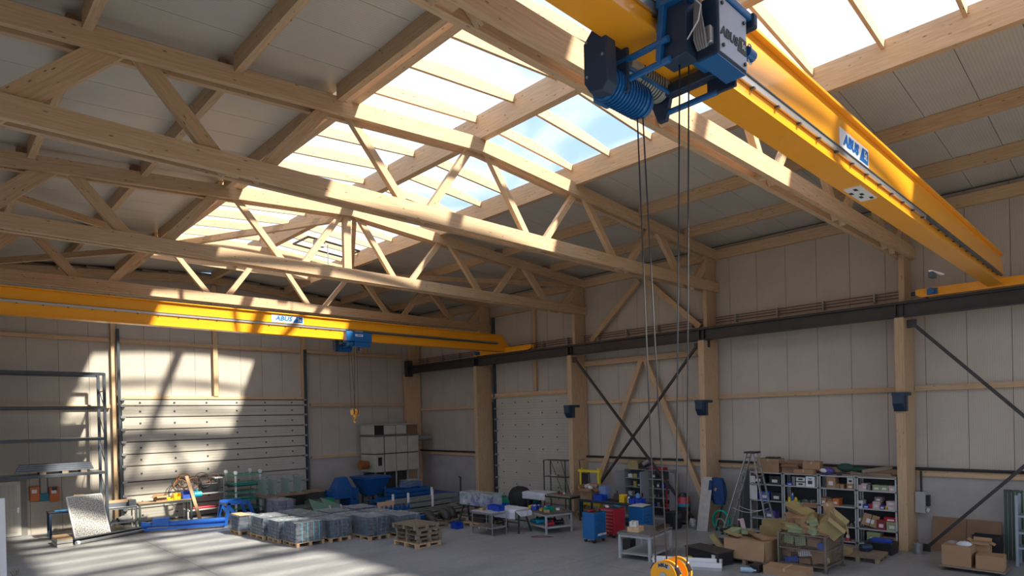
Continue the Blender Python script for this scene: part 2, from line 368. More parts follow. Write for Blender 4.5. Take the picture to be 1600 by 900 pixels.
# ---- far wall
WF = MB().box(XL-.2, XR+.3, YF+.02, YF+.3, 0, 11.3).build('wall_far', MATS['joint_seal'], kind='structure')
MB().box(15.02, XR-.1, YF-.10, YF+.02, 0, 2.28).build('plinth', CONC, WF)
x0 = 3.30-1.03*5
while x0 < XR:
    a, b = max(x0, XL), min(x0+1.035, XR); z0 = 2.28 if a > 14.9 else (5.4 if a > 6.3 and b < 15.2 else 0)
    if b-a > .05: MB().box(a+.006, b-.006, YF-.03, YF+.02, z0, min(RZ(a), RZ(b))+.2).build('wall_panel', PANEL, WF)
    x0 += 1.035
for a, b, z, h in ((XL, 6.10, 7.78, .16), (6.4, 14.6, 7.78, .16), (14.95, 20.9, 7.78, .16), (XL, 6.10, 4.98, .14), (6.35, 14.9, 5.36, .14), (15.1, 20.9, 5.0, .16), (15.1, 20.9, 2.26, .12)):
    MB().box(a, b, YF-.17, YF-.03, z, z+h).build('girt', WOOD, WF)
for x, w, z0, z1 in ((6.25, .16, 0, 10.4), (10.40, .2, 5.5, 10.7), (14.76, .22, 5.5, 10.4), (18.4, .16, 7.94, 10.1)):
    MB().box(x-w/2, x+w/2, YF-.2, YF-.031, z0, z1).build('wall_post', WOOD, WF)
for s, e in ((XL, RX), (RX, XR)):
    MB().bar((s, YF-.22, RZ(s)-.15), (e, YF-.22, RZ(e)-.15), .14, .34).build('gable_rafter', WOOD, WF)
# ---- left wall (beside and behind the viewpoint): pillars and a tall unseen window band, sized to bring in daylight
WLm = mat('render_grey', (.5, .47, .42), .7)
WL = MB().box(XL-.3, XL, YN, YF, 0, 1.0).box(XL-.3, XL, YN, YF, 8.6, 10.6).build('wall_left', WLm, kind='structure')
MB().box(XL-.3, XL, 24.5, YF, 1.0, 8.6).build('wall_panel', PANEL, WL)
for yy in TY: MB().box(XL-.25, XL+.5, yy-.12, yy+.12, 0, 10.0).build('pillar', WOOD, WL)
for i in range(5):
    a, b = TY[i]+.13, TY[i+1]-.13
    win = MB().box(XL-.2, XL-.1, a, b, 1.0, 1.08).box(XL-.2, XL-.1, a, b, 8.52, 8.6).box(XL-.2, XL-.1, a, b, 4.7, 4.8).build('window_frame', WHITE, WL)
    MB().box(XL-.155, XL-.145, a, b, 1.08, 8.52).build('glass_pane', GLASS, win)
# ---- near wall behind the viewpoint, unseen; wide glazing added to brighten the hall
WN = MB().box(XL-.3, XR+.3, YN-.25, YN, 0, 1.0).build('wall_near', WLm, kind='structure')
MB().box(XL-.3, XR+.3, YN-.25, YN, 9.6, 11.3).build('lintel', WLm, WN)
for i in range(7):
    x = XL+(XR-XL)*i/6; MB().box(x-.12, x+.12, YN-.25, YN, 1.0, 9.6).build('pillar', WOOD, WN)
for i in range(6):
    a = XL+(XR-XL)*i/6+.13; b = XL+(XR-XL)*(i+1)/6-.13
    w = MB().box(a, b, YN-.16, YN-.08, 1.0, 1.08).box(a, b, YN-.16, YN-.08, 9.52, 9.6).box(a, b, YN-.16, YN-.08, 5.2, 5.3).build('window_frame', WHITE, WN)
    MB().box(a, b, YN-.125, YN-.115, 1.08, 9.52).build('glass_pane', GLASS, w)

# ---- roof
CE = MB()
for s, e in ((XL-.4, 6.5), (13.98, XR+.4)):
    CE.hexa([Vector((s, YN, RZ(s)+.34)), Vector((s, YF+.3, RZ(s)+.34)), Vector((s, YF+.3, RZ(s)+.40)), Vector((s, YN, RZ(s)+.40)),
             Vector((e, YN, RZ(e)+.34)), Vector((e, YF+.3, RZ(e)+.34)), Vector((e, YF+.3, RZ(e)+.40)), Vector((e, YN, RZ(e)+.40))], 8, .06, .06)
CE = CE.build('ceiling', mat('roof_dark', (.10, .10, .10), .9), kind='structure')
def roof_panel(s, e, a, b):
    P = []
    for x in (s, e): P += [Vector((x, a, RZ(x)+.23)), Vector((x, b, RZ(x)+.23)), Vector((x, b, RZ(x)+.34)), Vector((x, a, RZ(x)+.34))]
    # ring order start/end, width first
    MB().hexa(P, e-s, b-a, .11).build('roof_panel', RPANEL, CE)
y0 = YN
while y0 < YF:
    b = min(y0+1.03, YF)
    roof_panel(XL-.4, 6.5, y0+.006, b-.006); roof_panel(13.98, XR+.3, y0+.006, b-.006)
    if b > 28.1: roof_panel(6.5, RX, max(y0, 28.1)+.006, b-.006); roof_panel(RX, 13.98, max(y0, 28.1)+.006, b-.006)
    y0 += 1.03
OLDW2 = wood('dark_spruce', (.30, .19, .11), (.40, .27, .16))
bays = [(YN, TY[0]-.2)]+[(TY[i]+.2, TY[i+1]-.2) for i in range(5)]+[(TY[5]+.2, YF-.3)]
for i, (a, b) in enumerate(bays):
    if b-a < .5: continue
    for x in (-.2, 2.1, 4.4, 16.97, 19.72):
        MB().box(x-.07, x+.07, a, b, RZ(x)-.11, RZ(x)+.225).build('purlin', WOOD, CE)
        if i: MB().box(x-.24, x-.075, a-.2, a-.02, RZ(x)+.01, RZ(x)+.17).build('joint_block', OLDW2, CE)
    MB().box(XR-.20, XR-.04, a, b, 9.93, 10.28).build('purlin', WOOD, CE)
    MB().box(6.36, 6.50, a, b, RZ(6.4)-.10, RZ(6.4)+.23).build('purlin', WOOD, CE)
    bb = b
    if i == 6:
        MB().box(10.26, 10.42, 28.1, b, 10.95, 11.3).build('ridge_beam', WOOD, CE)
        for x in (6.8, 13.85): MB().box(x-.07, x+.07, 28.1, b, RZ(x)-.11, RZ(x)+.225).build('purlin', WOOD, CE)
        b = 27.8
    if True:
        MB().box(6.70, 6.88, a-.2, b+.2, 10.80, 11.37).build('edge_beam', WOOD, CE)
        MB().box(13.80, 13.98, a-.2, b+.2, 10.78, 11.37).build('edge_beam', WOOD, CE)
        MB().box(10.22, 10.42, a-.2, b+.2, 11.06, 11.66).build('ridge_beam', WOOD, CE)
# upstand that closes the skylight over the last truss
MB().box(6.7, 13.98, 28.0, 28.1, 10.9, 11.78).build('skylight_upstand', WOOD, CE)
def arc(t, x0, x1, za, zb, bulge): return (x0+(x1-x0)*t, za+(zb-za)*t+bulge*4*t*(1-t))
ry = [1.06+1.327*k for k in range(-6, 21)]
for yy in ry:
    if yy > 27.9: continue
    for x0_, x1_, zl, zr in ((6.88, 10.22, 11.20, 11.48), (10.42, 13.80, 11.48, 11.20)):
        poly = [(x0_, zl), (x1_, zr)]+[arc(1-k/8, x0_, x1_, zl+.17, zr+.17, .11) for k in range(9)]
        MB().prism(poly, 'Y', yy-.035, yy+.035).build('rafter', WOOD, CE)
for i in range(len(ry)-1):
    a, b = ry[i], ry[i+1]
    if a > 27.9: continue
    b = min(b, 28.0)
    for x0_, x1_, zl, zr in ((6.80, 10.32, 11.39, 11.67), (10.32, 13.90, 11.67, 11.39)):
        def fn(u, v, a=a, b=b, x0_=x0_, x1_=x1_, zl=zl, zr=zr):
            q = arc(u, x0_, x1_, zl, zr, .11); return (q[0], a+(b-a)*v, q[1])
        MB().sheet(fn, 8, 1).build('glass_pane', GLASS, CE)
# wind bracing in the roof plane of the last bays
for p, q in (((10.1, 18.3, 10.72), (6.9, 24.3, 10.62)), ((6.6, 24.3, 10.55), (-1.0, 18.3, 10.05)), ((6.5, 24.7, 10.50), (.3, 30.8, 10.05)), ((10.6, 18.3, 10.72), (13.9, 24.3, 10.62)), ((14.1, 24.3, 10.55), (21.6, 18.3, 10.05)), ((14.2, 24.7, 10.50), (20.6, 30.8, 10.05))):
    MB().bar(p, q, .14, .20).build('wind_brace', WOOD, CE)
# open roof vent motor under the far skylight
vt = thing('roof_vent', 'open grey roof vent with a chain motor hanging under the far skylight', 'roof vent', (12.2, 23.2, 11.1))
MB().bar((11.1, 22.6, 11.28), (13.3, 22.6, 11.1), .08, .05).bar((11.1, 23.9, 11.28), (13.3, 23.9, 11.1), .08, .05).bar((11.1, 22.6, 11.28), (11.1, 23.9, 11.28), .06, .06).bar((13.3, 22.6, 11.1), (13.3, 23.9, 11.1), .06, .06).build('frame', DGREY, vt)
MB().box(11.35, 11.75, 22.5, 22.72, 10.98, 11.22).build('motor', LGREY, vt); MB().cyl((11.9, 22.6, 10.3), (11.9, 22.6, 11.1), .02).build('chain', SILVER, vt)

# ---- timber pillars on the right
names = {2: 'tall timber pillar standing right of the grey shelving, nearest of the row',
         3: 'timber pillar behind the blue jacket and stepladder, with cross braces on its left',
         4: 'timber pillar between the white sectional door and the yellow press frame',
         5: 'timber pillar left of the white sectional door, without a black bracket',
         6: 'timber pillar in the far corner behind the beige oven cabinet'}
for k, lab in names.items():
    yy = cols[k]; t = thing('timber_pillar', lab, 'pillar', (21.5, yy, 0))
    if k < 6:
        MB().box(20.95, 22.0, yy-.12, yy+.12, 0, 6.85).build('lower_post', WOOD, t, .006)
        MB().box(21.30, 22.0, yy-.075, yy+.075, 6.85, 10.0).build('upper_post', WOOD, t, .006)
    else:
        MB().box(20.95, 22.0, yy-.12, yy+.12, 0, 6.85).build('lower_post', WOOD, t, .006)
        MB().box(21.3, 22.0, yy-.12, yy+.12, 6.85, 10.0).build('upper_post', WOOD, t, .006)
    if k < 5:
        b = MB(); b.box(20.72, 21.42, yy-.17, yy+.17, 4.56, 4.66)
        b.prism([(20.70, 4.56), (20.70, 4.33), (20.86, 4.10), (20.95, 4.10), (20.95, 4.56)], 'Y', yy-.14, yy+.14)
        b.box(20.9, 21.1, yy-.16, yy-.12, 4.10, 4.56).box(20.9, 21.1, yy+.12, yy+.16, 4.10, 4.56)
        b.build('bracket', NAVY, t)
# a cabinet, switch box and conduits on the pillars come with the clutter

# ---- trusses
TOPN = [2.7, 6.5, 10.35, 14.2, 18.0]; BOTN = [.6, 4.5, 8.4, 12.3, 16.2, 20.1]
labs = {0: None, 1: 'double timber roof truss behind the viewpoint, hidden from view',
        2: 'nearest timber roof truss, seen from below beside the blue hoist',
        3: 'second timber roof truss, the large one spanning from the top left corner',
        4: 'third timber roof truss, with a square post hanging at its ridge',
        5: 'farthest timber roof truss, just above the distant yellow crane'}
for k, yy in enumerate(TY):
    if k == 0: continue
    t = thing('roof_truss', labs[k], 'roof truss', (RX, yy, 8.7))
    for s in (-.14, .14):
        for a, b in ((-1.25, RX), (RX, 22.0)):
            MB().bar((a, yy+s, RZ(a)-.17), (b, yy+s, RZ(b)-.17), .12, .34).build('top_chord', WOOD, t, .004)
        MB().bar((-1.25, yy+s, 8.88), (22.05, yy+s, 8.88), .12, .36).build('bottom_chord', WOOD, t, .004)
    def web(bx, tx, w, bz=8.75, tz=None):
        tz = RZ(tx)-.12 if tz is None else tz
        MB().bar((bx, yy, bz), (tx, yy, tz), .14, w, (0, 0, 1)).build('diagonal', WOOD, t, .004)
    W_ = [.38, .30, .26, .19, .18, .18, .18, .18, .20, .26, .30, .38]
    off = .17
    web(.6+.25, 2.7-.15, .36); web(4.5-.25, 2.7+.1, .28); web(4.5+.2, 6.5-.2, .24); web(8.4-.12, 6.5+.14, .17); web(8.4+.14, 10.35-.2, .18)
    web(12.3-.14, 10.35+.2, .18); web(12.3+.14, 14.2-.14, .17); web(16.2-.18, 14.2+.16, .20); web(16.2+.2, 18.0-.14, .22); web(20.1-.25, 18.0+.2, .28)
    web(20.1+.25, 21.4, .30, tz=9.75); web(.6-.2, -.7, .30, tz=9.75)
    for bx in BOTN[1:-1:2]: MB().box(bx-.35, bx-.05, yy-.079, yy+.079, 8.73, 8.86).build('spacer_block', PINE, t)
    if k == 4: MB().box(10.08, 10.34, yy-.07, yy+.07, 9.06, 10.76).build('hanging_post', WOOD, t)

# ---- runway beam
rb = thing('crane_runway', 'long black steel runway beam on the timber pillars under the cranes', 'crane rail', (21.1, 12, 6.86))
MB().box(20.97, 21.23, YN, 30.7, 7.245, 7.28).build('top_flange', BLK, rb); MB().box(20.97, 21.23, YN, 30.7, 6.86, 6.885).build('bottom_flange', BLK, rb)
MB().box(21.09, 21.11, YN, 30.7, 6.885, 7.245).build('web', BLK, rb); MB().box(21.07, 21.13, YN, 30.6, 7.28, 7.33).build('rail', BLK, rb)
for yy in cols[2:6]:
    for d in (-.09, .09): MB().box(20.98, 21.22, yy+d-.01, yy+d+.01, 6.885, 7.245).build('stiffener', BLK, rb)
MB().box(20.88, 21.25, 30.45, 30.75, 6.70, 7.62).build('end_stop', BLK, rb)
MB().box(21.23, 21.36, 11.6, 11.9, 6.6, 7.2).build('wall_tie', BLK, rb)
# steel cross bracing between the pillars
def brace(name, lab, p, q, plates):
    t = thing(name, lab, 'steel brace', p)
    MB().bar(p, q, .085, .085).build('strut', BLK, t)
    for z in plates: MB().box(z[0]-.02, z[0]+.02, z[1]-.12, z[1]+.12, z[2]-.12, z[2]+.12).build('gusset_plate', BLK, t)
brace('steel_brace', 'thin black steel brace falling to the left pillar, crossing another in the braced bay', (21.10, 11.96, 6.72), (21.10, 17.75, .04), [(21.10, 11.97, 6.66)])
brace('steel_brace', 'thin black steel brace rising to the pillar right of the white door, crossing behind another', (20.99, 17.85, 6.70), (20.99, 12.05, .04), [(20.99, 17.84, 6.64)])
brace('steel_brace', 'thick black steel brace running from the nearest pillar head to the right frame edge', (21.2, 5.15, 6.74), (21.2, -.6, .4), [(21.2, 5.1, 6.66)])
brace('steel_brace', 'thick black steel brace rising from the floor in front of the brown cardboard sheet', (21.3, 4.95, .02), (21.3, -.7, 6.2), [(21.3, 4.9, .1)])

# ---- sectional doors
def sectional(name, lab, ax, c, a, b, ztop, lines, skip=0):
    root = MB()
    if ax == 'Y': root.box(a-.02, b+.02, c-.03, c, 0, ztop)
    else: root.box(c-.03, c, a-.02, b+.02, 0, ztop)
    root = root.build(name, mat('door_gap_shade', (.05, .05, .05), .8), kind='structure')
    zz = [0.02]+sorted(lines)+[ztop]
    for i in range(len(zz)-1):
        m = MB()
        lo, hi = zz[i]+(.012 if ax == 'Y' else .002), zz[i+1]-(.03 if ax == 'Y' else .002)  # wide joints over the dark backing stand for shadow lines between panels
        if ax == 'Y': m.box(a, b, c-.085, c-.03, lo, hi)
        else: m.box(c-.085, c-.03, a, b, lo, hi)
        m.build('door_panel', DOORM, root)
        n = 6
        for j in range(n):
            q = a+(b-a)*(j+.5)/n
            zc = (lo+hi)/2
            if ax == 'Y': MB().box(q-.035, q+.035, c-.10, c-.085, zc-.035, zc+.035).build('fixing_plate', DGREY, root)
            else: MB().box(c-.10, c-.085, q-.03, q+.03, zc-.03, zc+.03).build('fixing_plate', DGREY, root)
    for q in (a-.09, b+.09):
        m = MB()
        if ax == 'Y': m.box(q-.05, q+.05, c-.16, c-.0, 0, ztop+2.6 if q > a else ztop+3.0)
        else: m.box(c-.16, c, q-.05, q+.05, 0, ztop+4.2 if q > b else ztop)
        m.build('guide_rail', DGREY, root)
        for z in zz[1:]:
            m = MB(); s = 1 if q < a else -1
            if ax == 'Y': m.box(q+s*.02, q+s*.2, c-.2, c-.085, z-.05, z+.05)
            else: m.box(c-.2, c-.085, q+s*.02, q+s*.2, z-.04, z+.04)
            m.build('roller_bracket', STEEL, root)
    return root
sectional('door_1', '', 'Y', YF-.2, 6.50, 14.70, 5.34, [.62, 1.20, 1.79, 2.47, 2.98, 3.51, 4.04, 4.58, 5.07])
d2 = sectional('door_2', '', 'X', XR-.03, 18.45, 24.08, 5.2, [.55, 1.10, 1.7, 2.3, 2.9, 3.5, 4.1, 4.65])
# personnel door at the left
d3 = MB().box(1.9, 3.22, YF-.10, YF-.03, 0, 2.28).build('door_3', mat('door_frame_grey', (.24, .23, .21), .5), kind='structure')
MB().box(2.05, 3.02, YF-.15, YF-.10, .02, 2.14).build('door_leaf', mat('door_leaf', (.60, .59, .52), .45), d3)
MB().box(2.2, 2.9, YF-.165, YF-.15, .15, 2.02).build('leaf_panel', DOORM, d3)
MB().box(2.90, 2.96, YF-.19, YF-.15, .92, 1.12).cyl((2.93, YF-.21, 1.05), (2.76, YF-.21, 1.05), .014).build('door_handle', SILVER, d3)

# ================================================================== lettering
def text_mesh(body, size, depth=.004, shear=0., bold=.0, sx=1.):
    cu = bpy.data.curves.new('lettering', 'FONT'); cu.body = body; cu.size = size; cu.extrude = depth; cu.shear = shear; cu.offset = bold; cu.space_character = 1.05 if body == 'ABUS' else 1.2
    cu.align_x = 'CENTER'; cu.align_y = 'CENTER'; cu.resolution_u = 3
    o = bpy.data.objects.new('t', cu); COL.objects.link(o)
    dg = bpy.context.evaluated_depsgraph_get(); me = bpy.data.meshes.new_from_object(o.evaluated_get(dg)); COL.objects.unlink(o); bpy.data.objects.remove(o)
    me.transform(Matrix.Scale(sx, 4, (1, 0, 0))); return me
def put_text(body, size, M, m, parent, shear=0., bold=0., sx=1., name='lettering', depth=.004):
    me = text_mesh(body, size, depth, shear, bold, sx); me.transform(Matrix.Translation(-org(parent)) @ M)
    me.materials.clear(); me.materials.append(m); return link(name, me, parent)
LBLUE = mat('logo_blue', (.0, .15, .50), .4, 0, 0)
def frameM(o, xdir, ydir):
    x = Vector(xdir).normalized(); y = Vector(ydir).normalized(); z = x.cross(y)
    return Matrix(((x.x, y.x, z.x, o[0]), (x.y, y.y, z.y, o[1]), (x.z, y.z, z.z, o[2]), (0, 0, 0, 1)))
def logo(parent, x0, x1, y, z0, z1):
    """white plate with ABUS in blue and a slanted blue field reading 5t, on a face looking along -Y"""
    pl = MB().box(x0, x1, y-.006, y, z0, z1).build('logo_plate', WHITE, parent)
    w = x1-x0; h = z1-z0
    put_text('ABUS', h*.78, frameM((x0+w*.37, y-.008, z0+h*.5), (1, 0, 0), (0, 0, 1)), LBLUE, pl, .25, h*.035, 1.12)
    MB().prism([(x0+w*.66, z0+h*.12), (x0+w*.97, z0+h*.12), (x0+w*.97, z0+h*.88), (x0+w*.78, z0+h*.88)], 'Y', y-.010, y-.006).build('logo_field', LBLUE, pl)
    put_text('5t', h*.62, frameM((x0+w*.865, y-.013, z0+h*.5), (1, 0, 0), (0, 0, 1)), WHITE, pl, 0, h*.012, .75)

# ================================================================== crane bridges
def bridge(lab, yc, lx0, lx1, zlogo, ycar, zrail):
    t = thing('bridge_crane', lab, 'bridge crane', (10.3, yc, 7.42)); w = .13
    poly = [(-.45, 7.42), (21.35, 7.42), (21.42, 7.62), (20.9, 8.165), (-.1, 8.165), (-.5, 7.7)]
    MB().prism(poly, 'Y', yc-w, yc+w).build('girder', YEL, t, .01)
    MB().box(-.1, 20.92, yc-w-.065, yc+w+.065, 8.165, 8.20).build('top_flange', YEL, t)
    MB().box(-.45, 21.3, yc-w-.045, yc+w+.045, 7.40, 7.425).build('bottom_flange', YEL, t)
    yr = yc-w; q = zrail
    MB().box(.2, 20.6, yr-.036, yr-.012, q, q+.085).build('festoon_rail', SILVER, t)
    MB().box(.2, 20.6, yr-.048, yr-.036, q+.072, q+.085).build('rail_lip', DGREY, t)
    MB().cyl((13.2, yr-.06, q+.01), (20.5, yr-.06, q+.01), .034, n=8).build('festoon_cable', DGREY, t)
    for k in range(34):
        x = .4+k*.6; MB().box(x-.02, x+.02, yr-.05, yr, q-.02, q).build('rail_clip', DGREY, t)
    logo(t, lx0, lx1, yr-.002, zlogo[0], zlogo[1])
    for xe, s in ((21.1, 1), (-.4, -1)):
        c = MB().prism([(ycar[0], 7.44), (ycar[0]+.15, 7.36), (ycar[1]-.15, 7.36), (ycar[1], 7.44), (ycar[1], 7.58), (ycar[1]-.1, 7.60), (ycar[0]+.1, 7.60), (ycar[0], 7.58)], 'X', xe-.10, xe+.10).build('end_carriage', YEL, t, .008)
        for yy in (ycar[0]+.25, ycar[1]-.25): MB().cyl((xe-.06, yy, 7.425), (xe+.06, yy, 7.425), .09, n=16).build('wheel', DGREY, c)
        MB().box(xe-.16, xe-.10, ycar[1]-.55, ycar[1]-.30, 7.40, 7.56).cyl((xe-.34, ycar[1]-.42, 7.48), (xe-.16, ycar[1]-.42, 7.48), .085, n=12).build('travel_motor', BLUE, c)
        MB().cyl((xe, ycar[1], 7.5), (xe, ycar[1]+.12, 7.5), .06, n=12).build('buffer', NAVY, c)
    return t
bA = bridge('near yellow bridge crane girder crossing the top right of the hall', 3.085, 8.98, 10.16, (7.70, 7.965), (1.1, 4.95), 7.575)
bB = bridge('distant yellow bridge crane girder with the small blue hoist on it', 22.47, 9.48, 10.70, (7.86, 8.14), (20.5, 24.7), 7.745)
# marker plate under the near girder
mk = MB().box(9.86, 10.62, 2.98, 3.20, 7.385, 7.40).build('marker_plate', WHITE, bA)
for i, (a, b) in enumerate(((0, 1), (1, 3), (2, 1), (3, 2), (4, 0))):
    x = 9.93+a*.135; yv = 3.00+b*.05; MB().box(x, x+.10, yv, yv+.045, 7.381, 7.385).build('marker_field', BLACKP, mk)
p = on(1453, 423, 'Y', 3.45)
MB().bar(p, p+Vector((.9, -.05, .04)), .05, .03).build('sensor_arm', WHITE, bA); MB().box(p.x+.05, p.x+.35, p.y-.05, p.y+.05, p.z-.12, p.z-.02).build('sensor', DGREY, bA)

# ================================================================== near hoist
DRUM = mat('drum_grey', (.40, .42, .38), .45, .3, .1)
PLATE = mat('brushed_plate', (.42, .46, .56), .35, .4, .04)
def hoist(H, dx, dy, near=True):
    """blue rope hoist: motor and drum on one side of the girder, electric box on the other"""
    def B(name, x0, x1, y0, y1, z0, z1, m=BLUE, bv=.012, par=None): return MB().box(x0+dx, x1+dx, y0+dy, y1+dy, z0, z1).build(name, m, par or H, bv)
    T = Matrix.Translation((dx, dy, 0))
    # hexagonal end cover, finned motor, drum
    cov = MB().prism([(3.22, 7.50), (3.34, 7.53), (3.46, 7.42), (3.46, 7.08), (3.40, 6.98), (3.26, 6.95), (3.20, 7.02)], 'X', 4.28, 4.42, 0, T).build('gear_cover', NAVY, H, .012)
    for y_, z_ in ((3.42, 7.42), (3.42, 7.12), (3.25, 7.25)): MB().cyl((4.27+dx, y_+dy, z_), (4.285+dx, y_+dy, z_), .012, n=8).build('bolt', SILVER, cov)
    mo = MB().cyl((4.42, 3.36, 7.10), (4.95, 3.36, 7.10), .135, n=20, M=T).build('motor', BLUE, H, .006)
    for k in range(11): MB().cyl((4.47+.042*k, 3.36, 7.10), (4.48+.042*k, 3.36, 7.10), .15, n=20, M=T).build('cooling_fin', BLUE, mo)
    MB().cyl((4.95, 3.36, 7.10), (5.03, 3.36, 7.10), .15, .12, n=20, M=T).build('fan_cover', BLUE, mo)
    B('terminal_box', 4.50, 4.70, 3.46, 3.54, 7.02, 7.2)
    dr = MB().cyl((4.72, 3.38, 7.36), (5.34, 3.38, 7.36), .125, n=24, M=T).build('rope_drum', DRUM, H)
    for k in range(9): MB().cyl((4.92+.04*k, 3.38, 7.36), (4.932+.04*k, 3.38, 7.36), .131, n=24, M=T).build('rope_turn', ROPE, dr)
    B('guide_bar', 4.60, 5.42, 3.24, 3.27, 7.26, 7.30); B('guide_bar', 4.60, 5.42, 3.50, 3.54, 7.42, 7.46)
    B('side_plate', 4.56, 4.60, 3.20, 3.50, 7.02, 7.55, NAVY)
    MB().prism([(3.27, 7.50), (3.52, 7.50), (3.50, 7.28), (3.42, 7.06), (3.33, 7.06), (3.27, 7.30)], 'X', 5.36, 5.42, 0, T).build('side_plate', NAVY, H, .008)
    for x_, z_, r_ in ((4.58, 7.30, .028), (4.60, 7.14, .028), (5.40, 7.14, .028)): MB().cyl((x_+dx, 2.80+dy, z_), (x_+dx, 3.40+dy, z_), r_, n=12).build('tie_rod', BLUE, H)
    B('cross_beam', 5.30, 5.42, 2.70, 3.30, 7.26, 7.36, NAVY)
    # trolley frame on the near side
    fr = MB().prism([(2.66, 7.14), (2.90, 7.14), (2.92, 7.30), (2.905, 7.38), (2.86, 7.39), (2.86, 7.74), (2.66, 7.74)], 'X', 4.62, 4.82, 0, T).build('trolley_frame', NAVY, H, .01)
    MB().prism([(2.88, 7.12), (2.92, 7.16), (2.86, 7.80), (2.80, 7.82)], 'X', 4.56, 4.62, 0, T).build('frame_cheek', BLUE, fr, .006)
    B('crossbar', 4.55, 4.74, 2.56, 2.90, 7.58, 7.70)
    B('frame_foot', 5.38, 5.42, 2.62, 2.90, 7.12, 7.34, NAVY); B('frame_shelf', 4.98, 5.42, 2.64, 2.88, 7.30, 7.33, BLUE)
    for x_ in (4.75, 5.35):
        for y_ in (2.895, 3.28): MB().cyl((x_+dx, y_-.02+dy, 7.48), (x_+dx, y_+.02+dy, 7.48), .055, n=16).build('trolley_wheel', DGREY, fr)
    if not near:
        fc = B('front_cover', 4.34, 5.46, 2.44, 2.68, 7.30, 7.66); B('cover_label', 4.72, 5.05, 2.43, 2.44, 7.49, 7.58, WHITE, 0, fc); B('lower_cover', 4.70, 5.40, 2.46, 2.66, 7.10, 7.30)
        put_text('ABUS', .07, frameM((4.88+dx, 2.427+dy, 7.535), (1, 0, 0), (0, 0, 1)), LBLUE, fc, .22, .003, 1.2, depth=.002); MB().cyl((4.45+dx, 2.55+dy, 7.2), (4.65+dx, 2.55+dy, 7.2), .09, n=14).build('end_motor', BLUE, H)
        return
    # electric box with the bright plate
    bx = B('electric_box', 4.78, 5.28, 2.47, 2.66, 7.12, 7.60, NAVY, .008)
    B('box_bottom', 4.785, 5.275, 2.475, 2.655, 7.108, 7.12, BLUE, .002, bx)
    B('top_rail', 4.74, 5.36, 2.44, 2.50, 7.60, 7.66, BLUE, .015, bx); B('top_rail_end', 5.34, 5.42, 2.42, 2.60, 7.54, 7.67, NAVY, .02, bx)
    pl = B('name_plate', 4.80, 5.27, 2.460, 2.47, 7.14, 7.59, PLATE, .002, bx)
    for x_, z_ in ((4.84, 7.54), (5.22, 7.53), (4.85, 7.20), (5.23, 7.18)): MB().cyl((x_+dx, 2.448+dy, z_), (x_+dx, 2.462+dy, z_), .016, n=12).build('screw', BLACKP, pl)
    y_ = 2.457+dy
    put_text('ABUS', .105, frameM((4.955+dx, y_, 7.315), (1, 0, 0), (0, 0, 1)), mat('plate_ink', (.03, .035, .05), .5, 0, 0), pl, .22, .004, 1.12, depth=.002)
    MB().prism([(5.10+dx, 7.255), (5.26+dx, 7.255), (5.26+dx, 7.385), (5.145+dx, 7.385)], 'Y', y_-.001, y_+.003).build('plate_field', MATS['plate_ink'], pl)
    put_text('5t', .085, frameM((5.20+dx, y_-.004, 7.32), (1, 0, 0), (0, 0, 1)), WHITE, pl, 0, .0015, .75, depth=.002)
    # cables hanging into the connectors on the box end
    cn = MB().box(4.72, 4.78, 2.50, 2.64, 7.20, 7.34, 0, T).build('connector_block', SILVER, bx, .01)
    for k in range(5):
        o_ = k*.018-.04
        pts = [(4.74+.01*math.sin(k), 2.57+o_, 7.22+.02*(k % 2)), (4.70, 2.57+o_, 7.16), (4.67, 2.575+o_*1.3, 7.24), (4.68, 2.59+o_*.8, 7.42), (4.70, 2.60+o_*.6, 7.62), (4.72, 2.63+o_*.6, 7.95)]
        q = []
        for i in range(len(pts)-1):
            for s in range(4): q.append(Vector(pts[i]).lerp(Vector(pts[i+1]), s/4))
        q.append(Vector(pts[-1])); MB().tube([v+Vector((dx, dy, 0)) for v in q], .010, 6).build('cable', mat('cable_grey', (.28, .27, .26), .45, 0, .1), bx)
    MB().tube([(4.62+dx, 2.62+dy+.10*math.sin(t*1.1), 7.9-.11*t) for t in range(7)], .006, 5).build('cable', WHITE, bx)
    MB().tube([(5.42+.05*math.cos(t*.5)+dx, 2.50+dy, 7.36+.09*math.sin(t*.5)) for t in range(13)], .006, 5).build('cable_loop', WHITE, bx)
    MB().cyl((5.34+dx, 2.50+dy, 7.35), (5.46+dx, 2.50+dy, 7.35), .05, n=12).build('warning_horn', BLUE, bx)
